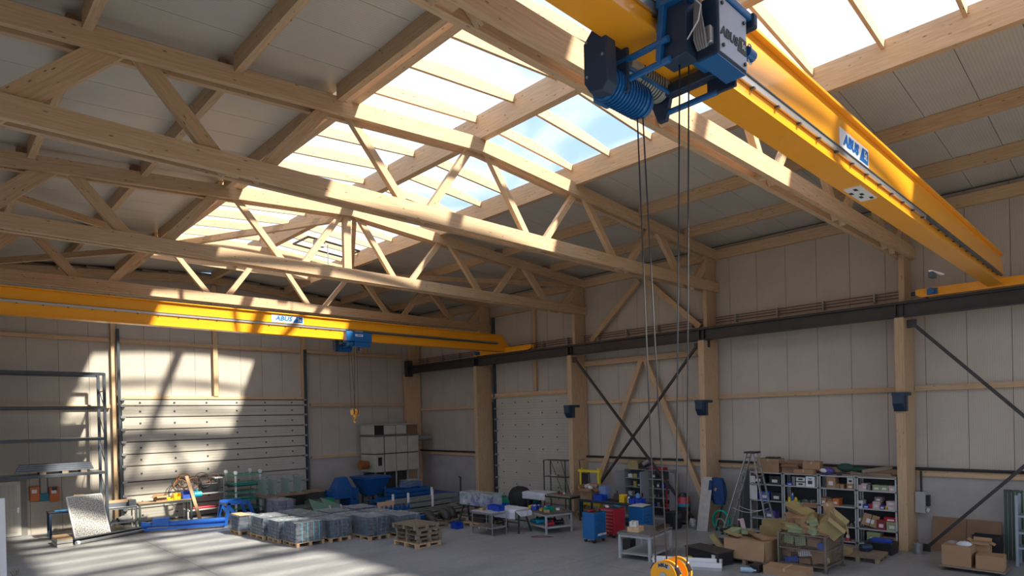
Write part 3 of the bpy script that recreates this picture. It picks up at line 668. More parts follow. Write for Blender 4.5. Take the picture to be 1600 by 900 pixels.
def block(t, x, y, z, tops, hook=True):
    """yellow hook block: two sheaves side by side, rope falls up to the given points"""
    r = .13
    for i, xx in enumerate((x-.09, x+.09)):
        sh = MB().cyl((xx-.04, y, z), (xx-.028, y, z), r, r-.004, n=32).cyl((xx+.028, y, z), (xx+.04, y, z), r-.004, r, n=32).build('sheave_guard', YEL, t)
        MB().cyl((xx-.028, y, z), (xx+.028, y, z), r-.022, n=32).build('sheave', DGREY, t)
        MB().cyl((xx-.05, y, z), (xx+.05, y, z), .035, n=16).build('hub', DRUM, t)
        for s in (-1, 1): MB().bar((xx, y+s*(r-.035), z+.075), (xx, y+s*(r+.0), z+.02), .07, .012, (1, 0, 0)).build('rope_guide', DGREY, t)
    lb = MB()
    for k in range(9):
        a0 = math.radians(58+8*k); a1 = math.radians(66+8*k)
        P = [(x-.131, y+math.cos(a)*rr, z+math.sin(a)*rr) for a, rr in ((a0, .075), (a1, .075), (a1, .115), (a0, .115))]
        lb.add(P, [(0, 1, 2, 3)])
    lb.build('label_arc', mat('label_grey', (.45, .45, .42), .5, 0, 0), t)
    for k, ch in enumerate('ABUS'):
        a = math.radians(112-15*k); me_o = (x-.133, y+.095*math.cos(a), z+.095*math.sin(a))
        # letters follow the arc; face looks along -X, reading left to right means falling Y
        a2 = math.radians(68+15*k); me_o = (x-.134, y-.095*math.cos(a2+math.pi)*1.0, z+.095*math.sin(a2)); a = a2
        put_text(ch, .042, frameM((x-.134, y+.095*math.cos(math.pi-a), z+.095*math.sin(a)) if False else (x-.134, y-.095*math.sin(math.radians(-22+15*k)), z+.095*math.cos(math.radians(-22+15*k))),
                 (0, -math.cos(math.radians(-22+15*k)), -math.sin(math.radians(-22+15*k))), (0, -math.sin(math.radians(-22+15*k)), math.cos(math.radians(-22+15*k)))), BLACKP, t, 0, .0015, 1, depth=.0008)
    if hook:
        MB().box(x-.05, x+.05, y-.06, y+.06, z-.22, z-.08).build('hook_housing', YEL, t, .01)
        pts = [(x, y, z-.2), (x, y, z-.28)]+[(x, y+.075*math.sin(a), z-.355+.075*math.cos(a)) for a in [i*.45 for i in range(0, 10)]]
        MB().tube(pts, .024, 8).build('hook', YEL, t)
    for (ax, ay), tp in zip(((x-.09, y+.10), (x+.09, y+.10), (x-.09, y-.10), (x+.09, y-.10)), tops):
        MB().tube([(ax, ay, z), tp], .0075, 6).build('wire_rope', ROPE, t)
H = thing('rope_hoist', 'large blue electric rope hoist under the near crane girder', 'hoist', (4.9, 3.08, 7.4)); hoist(H, 0, 0)
h2 = thing('rope_hoist', 'small distant blue hoist hanging on the far yellow girder', 'hoist', (12.75, 22.4, 7.4)); hoist(h2, 7.85, 19.385, False)
B1 = thing('hook_block', 'yellow hook block with two sheaves hanging close above the floor at the bottom edge', 'hook block', (4.81, 3.03, 2.79))
block(B1, 4.81, 3.03, 2.79, [(4.92, 3.36, 7.24), (4.99, 3.35, 7.24), (4.75, 2.80, 7.20), (4.86, 2.78, 7.18)])
B2 = thing('hook_block', 'small yellow crane hook hanging high before the beige oven cabinet', 'hook block', (12.8, 22.4, 4.55))
block(B2, 12.8, 22.4, 4.55, [(12.75, 22.7, 7.24), (12.85, 22.7, 7.24), (12.73, 22.2, 7.2), (12.85, 22.2, 7.2)])

# ================================================================== clutter materials
ORANGE = mat('orange_shell', (.62, .16, .03), .45, 0, .08)
TEAL = mat('teal_plate', (.01, .22, .34), .45, 0, .08)
BRB = mat('bright_blue_paint', (.015, .12, .50), .4, 0, .08, coat=.2)
BINB = mat('blue_bin_plastic', (.01, .06, .42), .4, 0, .05)
BINY = mat('yellow_bin_plastic', (.85, .55, .02), .4, 0, .05)
CYAN = mat('cyan_tool', (.01, .33, .50), .4, 0, .08)
RED = mat('red_paint', (.42, .015, .03), .35, 0, .06, coat=.2)
GREEN = mat('green_plastic', (.0, .26, .13), .5, 0, .1)
MINT = mat('mint_plastic', (.0, .42, .30), .5, 0, .06)
TOOLB = mat('tool_cabinet_blue', (.01, .13, .36), .35, 0, .06, coat=.2)
DKG = mat('dark_green_cloth', (.02, .07, .05), .8, 0, .2, 6, .4, 12)
CLOTH = mat('white_sheet', (.62, .64, .70), .8, 0, .05, 3, .3, 14)
JACK = mat('blue_jacket', (.01, .05, .16), .8, 0, .2, 6, .4, 20)
GOODS = mat('packed_goods', (.07, .09, .14), .4, .3, .35, 14)
FILM = glassy('stretch_film', (.74, .79, .84), .15, .12, .8, 9)
FILMT = glassy('stretch_film_lit_top', (.78, .82, .86), .42, .12, .9, 8)  # paler and denser than the sides: bright highlights on load tops put into colour
DSTRAP = mat('dim_strap', (.04, .20, .22), .5, 0, 0)
CLEAR = glassy('clear_sheet', (.70, .76, .78), .35, .1, .4, 4)
GGL = glassy('green_glass', (.42, .62, .50), .45, .06)
STRAP = mat('turquoise_strap', (.05, .55, .55), .5, 0, 0)
BEIGE = mat('oven_beige', (.50, .47, .40), .55, 0, .10, 2)
PIPEB = mat('black_pipe', (.045, .045, .042), .5, 0, .15)
GBOX = mat('olive_carton', (.36, .28, .12), .75, 0, .1, 3)
MGBOX = mat('pale_green_carton', (.30, .36, .20), .75, 0, .1, 3)
PINK = mat('pale_pink_carton', (.55, .42, .42), .7, 0, .05)
PAPER = mat('paper_white', (.66, .66, .64), .8, 0, .04)
PURP = mat('purple_wrap', (.10, .08, .30), .5, 0, .15)

def rbox(name, mats, par, c, s, rz=0, rx=0, ry=0, bv=.004): return MB().ob(c, s, rz, 0, rx, ry).build(name, mats, par, bv)
def carton(lab, x, y, z, sx, sy, sz, rz=0, m=None, open_=False, group=None, name='cardboard_box', cat='box', rx=0, ry=0, tape=True):
    """cardboard box: walls, closed or spread flaps, tape"""
    m = m or CARD
    t = thing(name, lab, cat, (x, y, z), 0, group); t.rotation_euler = (rx, ry, rz); ORG[t.name] = Vector((0, 0, 0))
    a, b = sx/2, sy/2; w = .012
    MB().box(-a, a, -b, -b+w, 0, sz).box(-a, a, b-w, b, 0, sz).box(-a, -a+w, -b+w, b-w, 0, sz).box(a-w, a, -b+w, b-w, 0, sz).box(-a+w, a-w, -b+w, b-w, 0, w).build('carton', m, t)
    if open_:
        f = min(sx, sy)*.42
        MB().bar((0, -b, sz), (0, -b-f*.75, sz-f*.45), sx*.98, .006, (0, 0, 1)).build('flap', m, t)
        MB().bar((0, b, sz), (0, b+f*.6, sz+f*.5), sx*.98, .006, (0, 0, 1)).build('flap', m, t)
        MB().bar((-a, 0, sz), (-a-f*.8, 0, sz-f*.35), sy*.98, .006, (0, 0, 1)).build('flap', m, t)
        MB().bar((a, 0, sz), (a+f*.5, 0, sz+f*.6), sy*.98, .006, (0, 0, 1)).build('flap', m, t)
    else:
        MB().box(-a, a, -b, -.002, sz, sz+.006).build('flap', m, t); MB().box(-a, a, .002, b, sz, sz+.006).build('flap', m, t)
        if tape: MB().box(-a-.002, a+.002, -.025, .025, sz+.006, sz+.009).box(-a-.003, -a, -.025, .025, sz-.08, sz+.009).build('tape', mat('packing_tape', (.50, .38, .22), .4, 0, 0), t)
    return t
def pallet_mesh(m, x0, y0, z, lx, ly, M=None):
    """joined pallet for small views: top boards, blocks, skids"""
    n = 5; bw = ly/n*.72
    for i in range(n): q = y0+i*(ly-bw)/(n-1); m.box(x0, x0+lx, q, q+bw, z+.122, z+.144, 0, M)
    for i in range(3):
        xx = x0+i*(lx-.10)/2; m.box(xx, xx+.10, y0, y0+ly, z+.10, z+.122, 0, M); m.box(xx, xx+.10, y0, y0+ly, z, z+.022, 0, M)
        for j in range(3): yy = y0+j*(ly-.12)/2; m.box(xx, xx+.10, yy, yy+.12, z+.022, z+.10, 0, M)
    return m
def pallet(lab, x, y, z, lx, ly, rz=0, m=None, group=None, name='pallet'):
    """a pallet whose boards and blocks are parts"""
    m = m or OLDWOOD; t = local(name, lab, 'pallet', (x, y, z), rz, group); a, b = lx/2, ly/2
    n = 7; bw = lx/n*.78
    for i in range(n): q = -a+i*(lx-bw)/(n-1); MB().box(q, q+bw, -b, b, .122, .144).build('deck_board', m, t)
    for j in range(3):
        yy = -b+j*(ly-.10)/2; MB().box(-a, a, yy, yy+.10, .10, .122).build('stringer_board', m, t); MB().box(-a, a, yy, yy+.10, 0, .022).build('bottom_board', m, t)
        for i in range(3): xx = -a+i*(lx-.13)/2; MB().box(xx, xx+.13, yy, yy+.10, .022, .10).build('block', m, t)
    return t
def table(name, lab, x, y, lx, ly, h, rz=0, top=None, frame=None, shelf=None, cat='table', leg=.045, th=.03, shelfm=None, wheels=False):
    t = local(name, lab, cat, (x, y, 0), rz); a, b = lx/2, ly/2; top = top or PLY; frame = frame or DGREY
    MB().box(-a, a, -b, b, h-th, h).build('tabletop', top, t, .004)
    z0 = .08 if wheels else 0
    for sx in (-1, 1):
        for sy in (-1, 1):
            MB().box(sx*(a-.02)-leg/2*(1+sx)+0, sx*(a-.02)+leg/2*(1-sx), sy*(b-.02)-leg/2*(1+sy), sy*(b-.02)+leg/2*(1-sy), z0, h-th).build('leg', frame, t)
            if wheels: MB().cyl((sx*(a-.05), sy*(b-.05)-.015, .04), (sx*(a-.05), sy*(b-.05)+.015, .04), .04, n=12).build('caster', RUBBER, t)
    for sy in (-1, 1): MB().box(-a+.06, a-.06, sy*(b-.045)-.012, sy*(b-.045)+.012, h-th-.07, h-th).build('apron', frame, t)
    for sx in (-1, 1): MB().box(sx*(a-.045)-.012, sx*(a-.045)+.012, -b+.06, b-.06, h-th-.07, h-th).build('apron', frame, t)
    if shelf: MB().box(-a+.03, a-.03, -b+.03, b-.03, shelf-.02, shelf).box(-a+.03, a-.03, -b+.02, -b+.03, shelf-.03, shelf+.04).build('lower_shelf', shelfm or frame, t)
    return t
def bin_(lab, x, y, z, m, s=(.20, .30, .14), rz=0, group=None):
    t = local('storage_bin', lab, 'bin', (x, y, z), rz, group); a, b, h = s[0]/2, s[1]/2, s[2]; w = .008
    MB().box(-a, a, -b, b, 0, w).box(-a, -a+w, -b, b, w, h).box(a-w, a, -b, b, w, h).box(-a+w, a-w, b-w, b, w, h).box(-a+w, a-w, -b, -b+w, w, h*.55).build('tray', m, t)
    MB().box(-a-.008, a+.008, b-.002, b+.014, h-.025, h).box(-a-.01, -a, -b, b, h-.02, h).box(a, a+.01, -b, b, h-.02, h).build('rim', m, t)
    return t
def crumple(sx, sy, sz, seed, j=.03, n=7):
    rnd = random.Random(seed); m = MB()
    a, b = sx/2, sy/2
    off = [[(rnd.uniform(-j, j), rnd.uniform(-j, j)) for _ in range(64)] for _ in range(8)]
    def ring(u, v):
        p = (u % 1)*4; k = int(p); f = p-k
        c = [(-a, -b), (a, -b), (a, b), (-a, b), (-a, -b)]
        x = c[k][0]+(c[k+1][0]-c[k][0])*f; y = c[k][1]+(c[k+1][1]-c[k][1])*f
        i = round((u % 1)*28) % 28; o = off[round(v*4) % 8][i]
        fl_ = 1+.05*(1-v)**2; dz = 0 if v > 0 else rnd_z[i]
        return ((x+o[0])*fl_, (y+o[1])*fl_, sz*v+dz)
    rnd_z = [rnd.uniform(-.02, .10) for _ in range(28)]
    m.sheet(ring, 28, 4, sm=True)
    top = {}
    def tp(u, v):
        x = -a+sx*u; y = -b+sy*v; e = min(u, 1-u, v, 1-v)
        k = (round(u*8), round(v*8)); q = top.setdefault(k, rnd.uniform(-.02, .03))
        return (x, y, sz+(q if e > 0 else 0)+.01)
    m.sheet(tp, 8, 8, m=1, sm=True)
    return m
def wrapped(lab, x0, x1, y0, y1, h, straps=True, group=None, seed=1, gm=None):
    t = local('wrapped_pallet', lab, 'wrapped pallet', ((x0+x1)/2, (y0+y1)/2, 0), 0, group); lx, ly = x1-x0, y1-y0; a, b = lx/2, ly/2
    pm = MB(); pallet_mesh(pm, -a, -b, 0, lx, ly); pm.build('pallet', PINE, t)
    rnd = random.Random(seed); n = 5; hh = (h-.16)/n
    for k in range(n):
        for i in range(2):
            for j in range(2):
                ex = rnd.uniform(.0, .02)
                MB().box(-a+.03+i*(a-.02)+ex, -a+.03+(i+1)*(a-.04), -b+.03+j*(b-.02)+ex, -b+.03+(j+1)*(b-.04), .15+k*hh, .15+(k+1)*hh-.02).build('packed_panel', gm or GOODS, t)
    if straps:
        for f in (-.3, -.1, .12, .32): MB().box(f*lx-.01, f*lx+.01, -b+.005, -b+.022, .15, h).box(f*lx-.01, f*lx+.01, -b+.02, b-.02, h-.015, h-.005).build('strap', STRAP if seed == 14 else DSTRAP, t)
        for f in (-.3, .3): MB().box(-a+.005, -a+.022, f*ly-.01, f*ly+.01, .15, h).build('strap', DSTRAP, t)
    m = crumple(lx+.03, ly+.03, h-.12, seed); m.v = [v+Vector((0, 0, .12)) for v in m.v]; m.build('film', [FILM, FILMT], t)
    return t

# ================================================================== left side
# pallet rack
rk = thing('pallet_rack', 'tall dark grey pallet rack with empty shelves on the left wall', 'rack', (3.5, 29.85, 0))
for x in (.9, 5.58):
    for y in (29.28, 30.38): MB().box(x-.05, x+.05, y-.045, y+.045, 0, 6.33).build('upright', DGREY, rk, .004)
    for k in range(5): MB().bar((x, 29.28, .3+1.15*k), (x, 30.38, 1.2+1.15*k), .03, .03).build('rack_diagonal', DGREY, rk)
    for z in (.15, 5.6): MB().box(x-.02, x+.02, 29.28, 30.38, z, z+.04).build('rack_tie', DGREY, rk)
for z in (2.32, 3.66, 4.90, 6.23):
    for y in (29.25, 30.41): MB().box(.9, 5.58, y-.025, y+.025, z, z+.115).build('shelf_beam', DGREY, rk, .003)
    if z < 6: MB().box(.95, 5.5, 29.3, 30.38, z+.085, z+.115).build('shelf_deck', STEEL, rk)
for i, x in enumerate((3.75, 4.35, 4.95)): pass
pb = thing('profile_bundle', 'bundle of grey steel profiles lying on wooden bearers on the lower rack shelf', 'steel profiles', (4.0, 29.7, 2.435))
for x in (3.55, 4.25, 4.85): MB().box(x-.10, x+.10, 29.35, 30.0, 2.436, 2.53).build('bearer', OLDWOOD, pb)
PG = mat('profile_grey', (.13, .15, .18), .5, .2, .1)
for k in range(4):
    for j in range(5): MB().box(2.72+.04*k+.02*j, 5.18-.03*k+.01*j, 29.38+.12*j, 29.49+.12*j, 2.535+.075*k, 2.60+.075*k).build('profile', PG, pb)
# things on the wall beside the door
for lab, px in (('orange wall charger, left one beside the blue plate', 53.5), ('orange wall charger, right one beside the blue plate', 84)):
    p = on(px, 771, 'Y', 31.0); t = thing('wall_charger', lab, 'charger', (p.x, 31.07, p.z-.3), 0)
    MB().box(p.x-.16, p.x+.16, 30.80, 31.069, p.z-.30, p.z+.28).build('housing', ORANGE, t, .03)
    MB().box(p.x-.10, p.x+.06, 30.785, 30.80, p.z+.02, p.z+.16).build('label_plate', WHITE, t)
    if px > 60: MB().box(p.x-.09, p.x+.09, 30.785, 30.80, p.z+.14, p.z+.27).build('opening', BLACKP, t)
p = on(69.5, 777, 'Y', 31.0); t = thing('cable_plate', 'teal blue plate between the two orange wall chargers', 'plate', (p.x, 31.07, p.z-.15))
MB().box(p.x-.27, p.x+.27, 30.95, 31.069, p.z-.15, p.z+.16).build('plate', TEAL, t, .01)
for dx in (-.13, .12): MB().cyl((p.x+dx, 31.04, p.z+.16), (p.x+dx, 31.04, 2.4), .015).build('hanging_cable', DGREY, t)
# bench with cloth, near the door
t = table('steel_bench', 'small dark steel bench with a blue cloth, nearest the orange chargers', 4.35, 29.55, 1.35, .68, .99, 0, BLACKP, NAVY, None, 'bench', .07)
c = local('cloth', 'blue cloth lying on the small dark bench', 'cloth', (4.15, 29.4, .99)); MB().sheet(lambda u, v: (-.25+.6*u, -.12+.35*v, .008+.02*math.sin(7*u+5*v)**2), 8, 6).build('fabric', mat('cloth_blue', (.01, .16, .38), .8, 0, .1), c); 
t = carton('low wooden box under the scrap timber on the bench behind the white mesh', 4.95, 29.75, .99, .95, .55, .32, 0, PINE, name='wooden_box')
for i, (dx, dy, dz, lx, ly, lz, rz) in enumerate(((-.28, -.02, .33, .42, .18, .12, .1), (-.22, .02, .45, .34, .16, .09, -.2), (.08, -.12, .33, .5, .14, .10, .15), (.18, .05, .33, .4, .12, .07, -.1), (.05, -.1, .43, .3, .10, .05, .3))):
    o = thing('timber_offcut', ['short timber offcut, left lower in the pile on the wooden box', 'short timber offcut, uppermost on the pile on the wooden box', 'short timber offcut lying at the front edge of the wooden box', 'thin timber offcut at the back of the wooden box', 'small timber offcut crossing over another on the wooden box'][i], 'wood offcut', (4.95+dx, 29.75+dy, .99+dz))
    rbox('block', PINE, o, (4.95+dx, 29.75+dy, .99+dz+lz/2), (lx, ly, lz), rz)
# small crate of slats
t = thing('slatted_crate', 'low white crate with wooden slats on the floor beside the mesh panel', 'crate', (3.8, 27.4, 0))
MB().box(3.60, 4.05, 26.86, 28.1, 0, .10).box(3.60, 4.05, 26.86, 28.1, .13, .24).build('base_box', mat('chalk_white', (.62, .60, .54), .6), t)
for k in range(6): MB().box(3.60, 4.05, 26.90+.2*k, 27.02+.2*k, .24, .29).build('slat', PINE, t)
# perforated white panel leaning
def mesh_tex():
    m = bpy.data.materials.new('white_mesh'); m.use_nodes = True; tt = m.node_tree; b = tt.nodes['Principled BSDF']
    uv = tt.nodes.new('ShaderNodeUVMap'); mp = tt.nodes.new('ShaderNodeMapping'); mp.inputs['Scale'].default_value = (1, 1, 1); br = tt.nodes.new('ShaderNodeTexNoise'); br.inputs['Scale'].default_value = 26; br.inputs['Detail'].default_value = 3
    r = tt.nodes.new('ShaderNodeValToRGB'); r.color_ramp.elements[0].position = .42; r.color_ramp.elements[0].color = (.20, .20, .20, 1); r.color_ramp.elements[1].position = .52; r.color_ramp.elements[1].color = (.68, .67, .62, 1)
    tt.links.new(uv.outputs[0], mp.inputs[0]); tt.links.new(mp.outputs[0], br.inputs['Vector']); tt.links.new(br.outputs[0], r.inputs[0]); tt.links.new(r.outputs[0], b.inputs['Base Color']); return m
t = thing('wire_screen', 'white square mesh panel leaning against the bench on the left', 'mesh panel', (4.9, 28.2, 0))
A, B_, Cc, D = Vector((4.28, 27.75, .12)), Vector((5.60, 28.55, .12)), Vector((5.35, 29.05, 1.62)), Vector((4.02, 28.25, 1.55))
A, B_ = fl(118, 843, .10), fl(172, 833, .10)
D = Vector((A.x-.18, A.y+.45, 1.62)); Cc = Vector((B_.x-.18, B_.y+.45, 1.60))
nrm = (B_-A).cross(D-A).normalized()
for a_, b_ in ((A, B_), (B_, Cc), (Cc, D), (D, A)): MB().bar(a_, b_, .05, .035, nrm).build('frame_bar', WHITE, t)
MB().bar((A+B_)/2, (Cc+D)/2, (B_-A).length, .012, nrm).build('backing_sheet', mesh_tex(), t)
nW = 15
wm = MB()
for k in range(1, nW):
    f = k/nW; wm.bar(A.lerp(B_, f)+nrm*-.012, D.lerp(Cc, f)+nrm*-.012, .022, .008, nrm); wm.bar(A.lerp(D, f)-nrm*.012, B_.lerp(Cc, f)-nrm*.012, .022, .008, nrm)
wm.build('mesh_wire', WHITE, t, kind='stuff')
# long beams on the floor
a, b = fl(118, 851), fl(270, 822)
t = thing('steel_beam', 'long dark grey steel beam lying on the floor below the mesh panel', 'steel beam', tuple(a)); d_ = (b-a).normalized(); n_ = Vector((-d_.y, d_.x, 0))
for z0, z1, w in ((0, .02, .26), (.02, .16, .02), (.16, .18, .26)): MB().bar(a+n_*.15+Vector((0, 0, (z0+z1)/2)), b+n_*.15+Vector((0, 0, (z0+z1)/2)), w, z1-z0).build('flange' if w > .1 else 'web', DGREY, t)
t = thing('steel_pipe', 'round grey pipe with capped end lying beside the long dark beam', 'pipe', tuple(a)); MB().cyl(a-n_*.12+Vector((0, 0, .07)), a-n_*.12+d_*2.9+Vector((0, 0, .07)), .06, n=16).build('pipe', STEEL, t); MB().cyl(a-n_*.12-d_*.05+Vector((0, 0, .07)), a-n_*.12+d_*.05+Vector((0, 0, .07)), .075, n=16).build('end_cap', WHITE, t)
# metal bench with lower shelf
t = table('steel_trolley', 'grey metal trolley with a white sack on its lower shelf, left of the worktop bench', 6.15, 29.75, 1.0, .75, .92, 0, STEEL, STEEL, .28, 'trolley')
o = thing('wooden_beam', 'short square timber lying on the grey metal trolley', 'timber', (6.1, 29.7, .92)); rbox('beam', PINE, o, (6.1, 29.82, 1.12), (.95, .2, .10), .02); rbox('dark_beam', PG, o, (6.1, 29.78, .995), (.95, .3, .15), .02)
o = thing('metal_box', 'open dark metal box on the right end of the grey metal trolley', 'box', (6.55, 29.6, .92)); rbox('shell', PG, o, (6.5, 29.5, 1.04), (.25, .24, .24), 0)
o = thing('sack', 'white sack on the lower shelf of the grey metal trolley', 'sack', (6.0, 29.7, .28)); MB().ball((6.3, 29.7, .41), .18, 12, 8, sc=(1.6, 1.2, .7), jit=.12).build('bag', PAPER, o)
for i, (x, y, w) in enumerate(((5.85, 29.55, .26), (6.05, 29.9, .2))):
    o = thing('machine_part', ('dark machine part', 'smaller dark machine part')[i]+' beside the white sack on the trolley shelf', 'part', (x, y, .28)); MB().cyl((x, y, .28), (x, y, .36), w/2, n=14).cyl((x, y, .36), (x, y, .42), w/4, n=12).build('flange', DGREY, o)
# worktop bench 2
t = table('workbench', 'long workbench with brown top and green legs before the sectional door', 7.75, 29.75, 2.1, .72, .98, 0, PLY, mat('green_grey_legs', (.10, .15, .13), .5), None, 'workbench', .08, .05)
carton('open cardboard box on the brown workbench before the sectional door', 7.58, 29.65, .98, .42, .34, .22, .1, CARD, True)
bin_('small yellow bin, the low one beside the open box on the workbench', 7.93, 29.6, .98, BINY, (.24, .26, .12))
bin_('taller yellow bin between the low yellow and the blue bin', 8.20, 29.6, .98, BINY, (.26, .30, .26))
bin_('blue bin with handle on the workbench, right of the yellow bins', 8.58, 29.6, .98, mat('soft_blue', (.06, .14, .55), .4), (.34, .32, .34))
t = thing('hand_machine', 'cyan hand machine at the right end of the brown workbench', 'tool', (8.95, 29.55, .98)); MB().cyl((8.86, 29.5, 1.12), (9.18, 29.5, 1.12), .13, n=16).build('motor_body', CYAN, t); MB().box(8.78, 8.9, 29.42, 29.58, .98, 1.3).build('foot', TEAL, t, .02); MB().cyl((9.0, 29.5, 1.22), (9.0, 29.5, 1.36), .04).build('grip', CYAN, t)
# shelf with crate and cables
t = thing('steel_shelf', 'grey steel shelf holding a black crate of cables behind the wooden post', 'shelf', (9.55, 30.2, 0))
for x in (8.75, 10.3):
    for y in (29.95, 30.5): MB().box(x-.03, x+.03, y-.03, y+.03, 0, 1.75 if x > 9 else 1.05).build('post', LGREY, t)
for z in (.35, 1.05): MB().box(8.72, 10.33, 29.92, 30.53, z, z+.06).build('shelf_board', LGREY, t, .003)
MB().box(9.9, 10.33, 29.92, 30.53, 1.72, 1.76).build('shelf_board', LGREY, t)
t = thing('black_crate', 'black crate full of cables on the grey steel shelf', 'crate', (9.7, 30.2, 1.11)); MB().box(9.35, 10.05, 29.98, 30.45, 1.11, 1.52).build('crate_body', BLACKP, t, .02)
t = thing('red_tray', 'flat red tray on the lower board of the grey steel shelf', 'tray', (9.3, 30.2, .41)); MB().box(8.9, 10.1, 29.98, 30.45, .412, .50).build('tray_body', RED, t, .02)
rnd = random.Random(3); CBL = mat('cable_black', (.02, .02, .02), .5); CBR = mat('cable_brown', (.20, .08, .03), .5)
t = thing('cable_coils', 'tangle of black and brown cables above the black crate', 'cables', (9.2, 30.2, 1.3))
for k in range(16):
    cx, cy, cz = rnd.uniform(8.5, 10.0), rnd.uniform(30.0, 30.4), rnd.uniform(1.45, 1.7); r = rnd.uniform(.18, .34); tl = rnd.uniform(-.5, .5)
    MB().tube([(cx+r*math.cos(a_), cy+r*.3*math.sin(a_)+tl*.1, max(1.12, cz+r*math.sin(a_))) for a_ in [i*.42 for i in range(15)]], .016, 5, closed=False).build('cable_loop', (CBL, CBL, CBR, mat('cable_orange', (.4, .14, .02), .5))[k % 4], t)
t = thing('leaning_post', 'pale square timber leaning upright in front of the workbench end', 'timber', (9.0, 29.3, 0)); MB().bar((9.02, 29.2, .03), (8.62, 29.62, 1.95), .13, .10, (0, -1, 0)).build('beam', PINE, t)
# blue jib: beam, tube and trestle
t = thing('blue_jib', 'long bright blue steel tube with a mounting box lying on a low pallet', 'steel beam', (8.3, 28.4, .1))
a, b = fl(226, 821, .30), fl(352, 812, .30)
MB().cyl(a, b, .105, n=18).build('tube', BRB, t); MB().cyl(a-(b-a).normalized()*.1, a+(b-a).normalized()*.06, .14, n=18).build('end_cap', BRB, t)
MB().bar(a+(b-a)*.10+Vector((0, 0, .10)), a+(b-a)*.30+Vector((0, 0, .10)), .34, .30).build('mounting_box', BRB, t, .01)
MB().bar(a+Vector((0, 0, -.17)), b+Vector((0, 0, -.17)), .25, .10).build('bed_plate', BRB, t)
t = thing('blue_trestle', 'bright blue angular steel trestle at the right end of the long blue tube', 'trestle', (10.0, 27.6, 0))
P0, P1 = fl(354, 822), fl(385, 818); 
for y_, dx in ((P0, 0), (P0+Vector((.0, .9, 0)), 0)):
    q0, q1, q2, q3 = y_+Vector((-.05, 0, 0)), y_+Vector((.12, 0, .92)), y_+Vector((.88, 0, .92)), y_+Vector((1.25, 0, 0))
    MB().bar(q0, q1, .10, .12, (1, 0, 0)).build('leg', BRB, t); MB().bar(q1-Vector((.06, 0, 0)), q2, .10, .14).build('top_rail', BRB, t); MB().bar(q2, q3, .10, .12, (1, 0, 0)).build('leg', BRB, t); MB().bar(y_+Vector((.12, 0, .75)), y_+Vector((.65, 0, .02)), .09, .12, (1, 0, 0)).build('strut', BRB, t)
MB().box(P0.x+.02, P0.x+.16, P0.y, P0.y+.9, .82, .92).build('cross_rail', BRB, t); MB().box(P0.x+.8, P0.x+.94, P0.y, P0.y+.9, .82, .92).build('cross_rail', BRB, t)
pallet('long pale pallet lying under the bright blue tube', 8.75, 27.75, 0, 2.0, .8, 0, PINE)
# glass stillage
t = thing('glass_stillage', 'tall white framed stand holding green glass sheets beside the blue trestle', 'stillage', (10.9, 29.4, 0))
GE = mat('glass_edge', (.0, .35, .25), .3, 0, 0)
for x in (10.45, 11.55):
    for y in (28.9, 30.1): MB().box(x-.035, x+.035, y-.035, y+.035, 0, 1.96).build('post', WHITE, t); MB().cyl((x, y-.05, 1.98), (x, y+.05, 1.98), .08, n=10).build('lug', WHITE, t)
for z in (.35, .72, .84, 1.08, 1.42, 1.50, 1.86): 
    MB().box(10.3, 11.7, 28.85, 30.15, z, z+.012).build('glass_sheet', GGL, t); MB().box(10.35, 11.65, 28.84, 28.86, z-.01, z+.035).box(10.42, 10.44, 28.86, 30.1, z-.01, z+.03).build('edge_profile', GE, t)
MB().box(10.3, 11.7, 28.85, 30.15, .10, .16).build('bottom_frame', DGREY, t); MB().box(10.3, 11.7, 28.85, 30.15, 1.36, 1.38).build('dark_sheet', mat('dark_red_sheet', (.10, .03, .03), .5), t)

# ================================================================== wrapped pallets, front rows
wrapped('small wrapped pallet with a wooden top board, leftmost of the front row', 8.78, 9.5, 24.05, 25.0, .70, False, None, 11)
MB()
wrapped('wrapped pallet between the wooden-topped one and the middle of the left row', 9.0, 9.95, 22.35, 23.6, .78, True, None, 12)
wrapped('wrapped pallet just behind the one with bright turquoise straps', 9.1, 10.05, 21.3, 22.25, .76, True, None, 13)
wrapped('wrapped pallet with bright turquoise straps, nearest the sunlit floor', 9.2, 10.2, 20.1, 21.2, .80, True, None, 14)
wrapped('wrapped pallet in shade just right of the turquoise strapped one', 10.35, 11.15, 20.0, 21.3, .76, True, None, 15)
wrapped('single wrapped pallet between the shaded one and the pallet stack', 11.42, 12.25, 19.2, 20.4, .80, True, None, 16)
wrapped('wrapped pallet half hidden behind the stack of bare pallets', 12.45, 13.35, 18.9, 20.2, .76, True, None, 17)
for i, (x0, x1, y0, y1, h, lab) in enumerate(((10.25, 11.2, 21.55, 22.75, .74, 'flat wrapped pallet directly behind the two front middle pallets'), (10.2, 11.2, 22.9, 24.1, .72, 'flat wrapped pallet in the back row before the leaning glass'),
    (11.35, 12.3, 20.65, 21.8, .72, 'flat wrapped pallet behind the single wrapped one'), (11.4, 12.35, 22.0, 23.2, .72, 'flat wrapped pallet below the leaning green glass'), (12.5, 13.4, 20.5, 21.8, .70, 'flat wrapped pallet behind the half hidden one'), (12.5, 13.5, 22.1, 23.3, .72, 'flat wrapped pallet before the low blue crates'))):
    wrapped(lab, x0, x1, y0, y1, h, i % 2 == 0, None, 30+i)
o = thing('top_board', 'thin brown board lying on the leftmost small wrapped pallet', 'board', (9.0, 24.5, .72)); rbox('board', PINE, o, (9.0, 24.5, .735), (.40, .9, .025))
